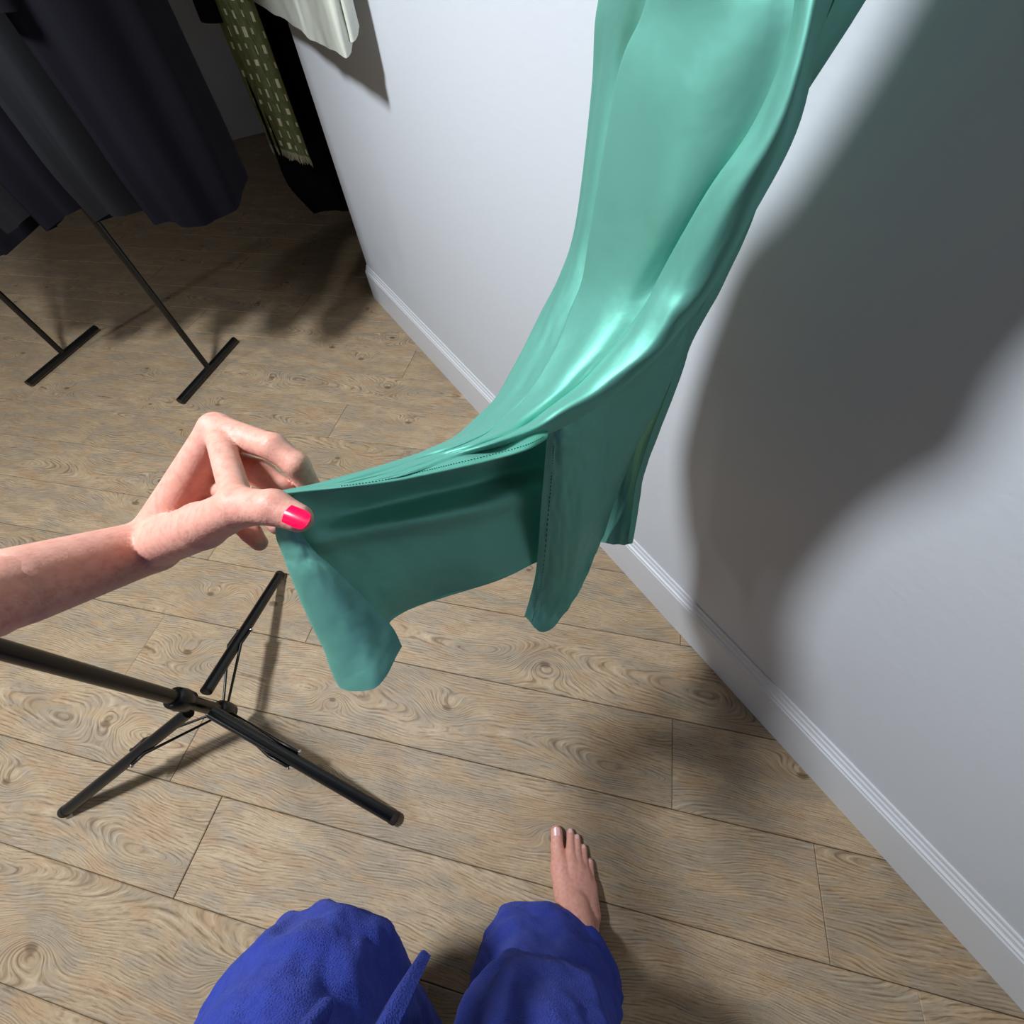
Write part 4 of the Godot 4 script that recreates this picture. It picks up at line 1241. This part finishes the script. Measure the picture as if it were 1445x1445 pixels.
	var cam := Vector3(0, 1.23, 0)
	var seen := (cam - THUMB_NAIL).normalized()
	var ax: Vector3 = (th[3][0] - th[2][0]).normalized()
	var nb := nail_shell(THUMB_NAIL, ax, (seen + Vector3(0, 0.25, 0)).normalized(), 0.0168, 0.0120, 0.0026)
	tag(build(nb, "fingernail", mats.pink_nail, o), "hot pink painted thumbnail")
	for k in 5:
		var tip: Vector3 = toes[k][2][0]
		var rr: float = toes[k][2][1]
		var dir: Vector3 = (tip - toes[k][1][0]).normalized()
		var up := (Vector3.UP - dir * dir.y).normalized()
		var size := 0.0165 if k == 0 else 0.0092 - 0.0007 * k
		nb = nail_shell(tip + up * (rr + 0.0004) + dir * 0.001, dir, up + dir * 0.25, size * 0.95, size * (0.9 if k == 0 else 1.0), rr * 0.16)
		build(nb, "toenail", mats.toe_nail, o)
	# trousers
	var b := MB.new()
	var right := [
		[Vector3(0.052, 0.075, 0.262), 0.134, 0.098, -0.012], [Vector3(0.050, 0.16, 0.266), 0.124, 0.082], [Vector3(0.050, 0.28, 0.275), 0.108, 0.068], [Vector3(0.044, 0.38, 0.268), 0.105, 0.094],
		[Vector3(0.042, 0.47, 0.268), 0.106, 0.108], [Vector3(0.046, 0.60, 0.29), 0.104, 0.106], [Vector3(0.05, 0.74, 0.325), 0.104, 0.108], [Vector3(0.045, 0.86, 0.36), 0.112, 0.115]]
	b.grid(crumple(leg_rings(right, 0.10, 51), 0.010, 7.0, 8.0, 53), true, Vector2(3, 6), true)
	build(b, "trouser_leg", mats.flannel, o)
	b = MB.new()
	var left := [
		[Vector3(-0.22, 0.055, 0.45), 0.13, 0.12], [Vector3(-0.225, 0.2, 0.40), 0.125, 0.11], [Vector3(-0.235, 0.34, 0.325), 0.118, 0.105], [Vector3(-0.235, 0.44, 0.282), 0.118, 0.108],
		[Vector3(-0.232, 0.52, 0.282), 0.112, 0.105], [Vector3(-0.21, 0.62, 0.305), 0.106, 0.103], [Vector3(-0.17, 0.75, 0.34), 0.104, 0.108], [Vector3(-0.125, 0.86, 0.36), 0.110, 0.115]]
	b.grid(crumple(leg_rings(left, 0.10, 55), 0.010, 7.0, 8.0, 57), true, Vector2(3, 6), true)
	build(b, "trouser_leg", mats.flannel, o)
	b = MB.new()
	b.nets([[Vector3(-0.115, 0.86, 0.36), Vector3(0.05, 0.86, 0.36), 0.118, 0.118], [Vector3(-0.06, 0.98, 0.365), Vector3(0.0, 0.98, 0.365), 0.118, 0.118], [Vector3(-0.10, 0.82, 0.345), Vector3(-0.12, 0.74, 0.335), 0.10, 0.10], [Vector3(0.04, 0.82, 0.345), Vector3(0.05, 0.74, 0.33), 0.10, 0.10]], 0.012, 0.012)
	build(b, "trouser_seat", mats.flannel, o)
	# the ends of the waist tie
	var ties := [
		[Vector3(-0.055, 0.985, 0.235), Vector3(-0.078, 0.90, 0.205), Vector3(-0.088, 0.80, 0.172), Vector3(-0.088, 0.735, 0.157), Vector3(-0.0845, 0.672, 0.145)],
		[Vector3(-0.060, 0.985, 0.235), Vector3(-0.100, 0.95, 0.205), Vector3(-0.124, 0.90, 0.178), Vector3(-0.130, 0.85, 0.164), Vector3(-0.129, 0.792, 0.1525)]]
	for k in 2:
		var rows := []
		for j in 5:
			var p: Vector3 = ties[k][j]
			var half: float = [0.008, 0.008, 0.0085, 0.009, 0.005][j] if k == 0 else [0.007, 0.007, 0.006, 0.0055, 0.005][j]
			var side := Vector3(0.93, 0.05, 0.35).rotated(Vector3.UP, 0.25 * j * (1.0 if k == 0 else -0.3))
			rows.append([p - side * half, p - side.cross(Vector3.UP) * 0.006, p + side * half])
		b = MB.new()
		b.sheet(smooth_grid(rows, 5, 8), 0.005)
		build(b, "waist_tie", mats.flannel, o)
	# top
	b = MB.new()
	var tb := []
	chain([[Vector3(-0.03, 0.95, 0.365), 0.145], [Vector3(-0.03, 1.08, 0.37), 0.120], [Vector3(-0.025, 1.22, 0.37), 0.130]], tb)
	chain([[Vector3(-0.16, 1.27, 0.36), 0.066], [Vector3(0.11, 1.27, 0.36), 0.066]], tb)
	chain([[Vector3(-0.20, 1.25, 0.32), 0.062], [Vector3(-0.28, 1.195, 0.235), 0.056]], tb)
	chain([[Vector3(0.15, 1.26, 0.35), 0.062], [Vector3(0.205, 1.14, 0.31), 0.058]], tb)
	b.nets(tb, 0.012, 0.012)
	build(b, "shirt", mats.flannel, o)


func _ready() -> void:
	# camera: an upright phone tilted down at the dress
	var cam := Camera3D.new()
	cam.name = "camera"
	cam.fov = 99.67
	cam.near = 0.02
	cam.far = 60.0
	cam.transform = Transform3D(Basis(Vector3(0.977664, -0.055713, -0.202655), Vector3(-0.138722, 0.553309, -0.821344), Vector3(0.15789, 0.831111, 0.533222)), Vector3(0, 1.23, 0))
	add_child(cam)
	cam.current = true
	var we := WorldEnvironment.new()
	we.name = "world"
	var env := Environment.new()
	env.background_mode = Environment.BG_COLOR
	env.background_color = Color(0.02, 0.02, 0.02)
	env.tonemap_mode = Environment.TONE_MAPPER_LINEAR
	env.tonemap_exposure = 1.0
	env.sdfgi_enabled = true
	env.ssao_enabled = true
	env.ssil_enabled = true
	we.environment = env
	add_child(we)
	make_materials()
	make_lamp(-0.88, 1.28, 6.0, "round recessed ceiling light nearest the white wall, above the tripod stand")
	make_lamp(-1.60, 3.80, 3.0, "round recessed ceiling light farther out in the room, left behind the person")
	make_lamp(1.20, 4.50, 3.2, "round recessed ceiling light in the far corner, right behind the person")
	make_room()
	make_dress()
	make_person()
	make_stand()
	make_blouse()
	make_passage_clothes()
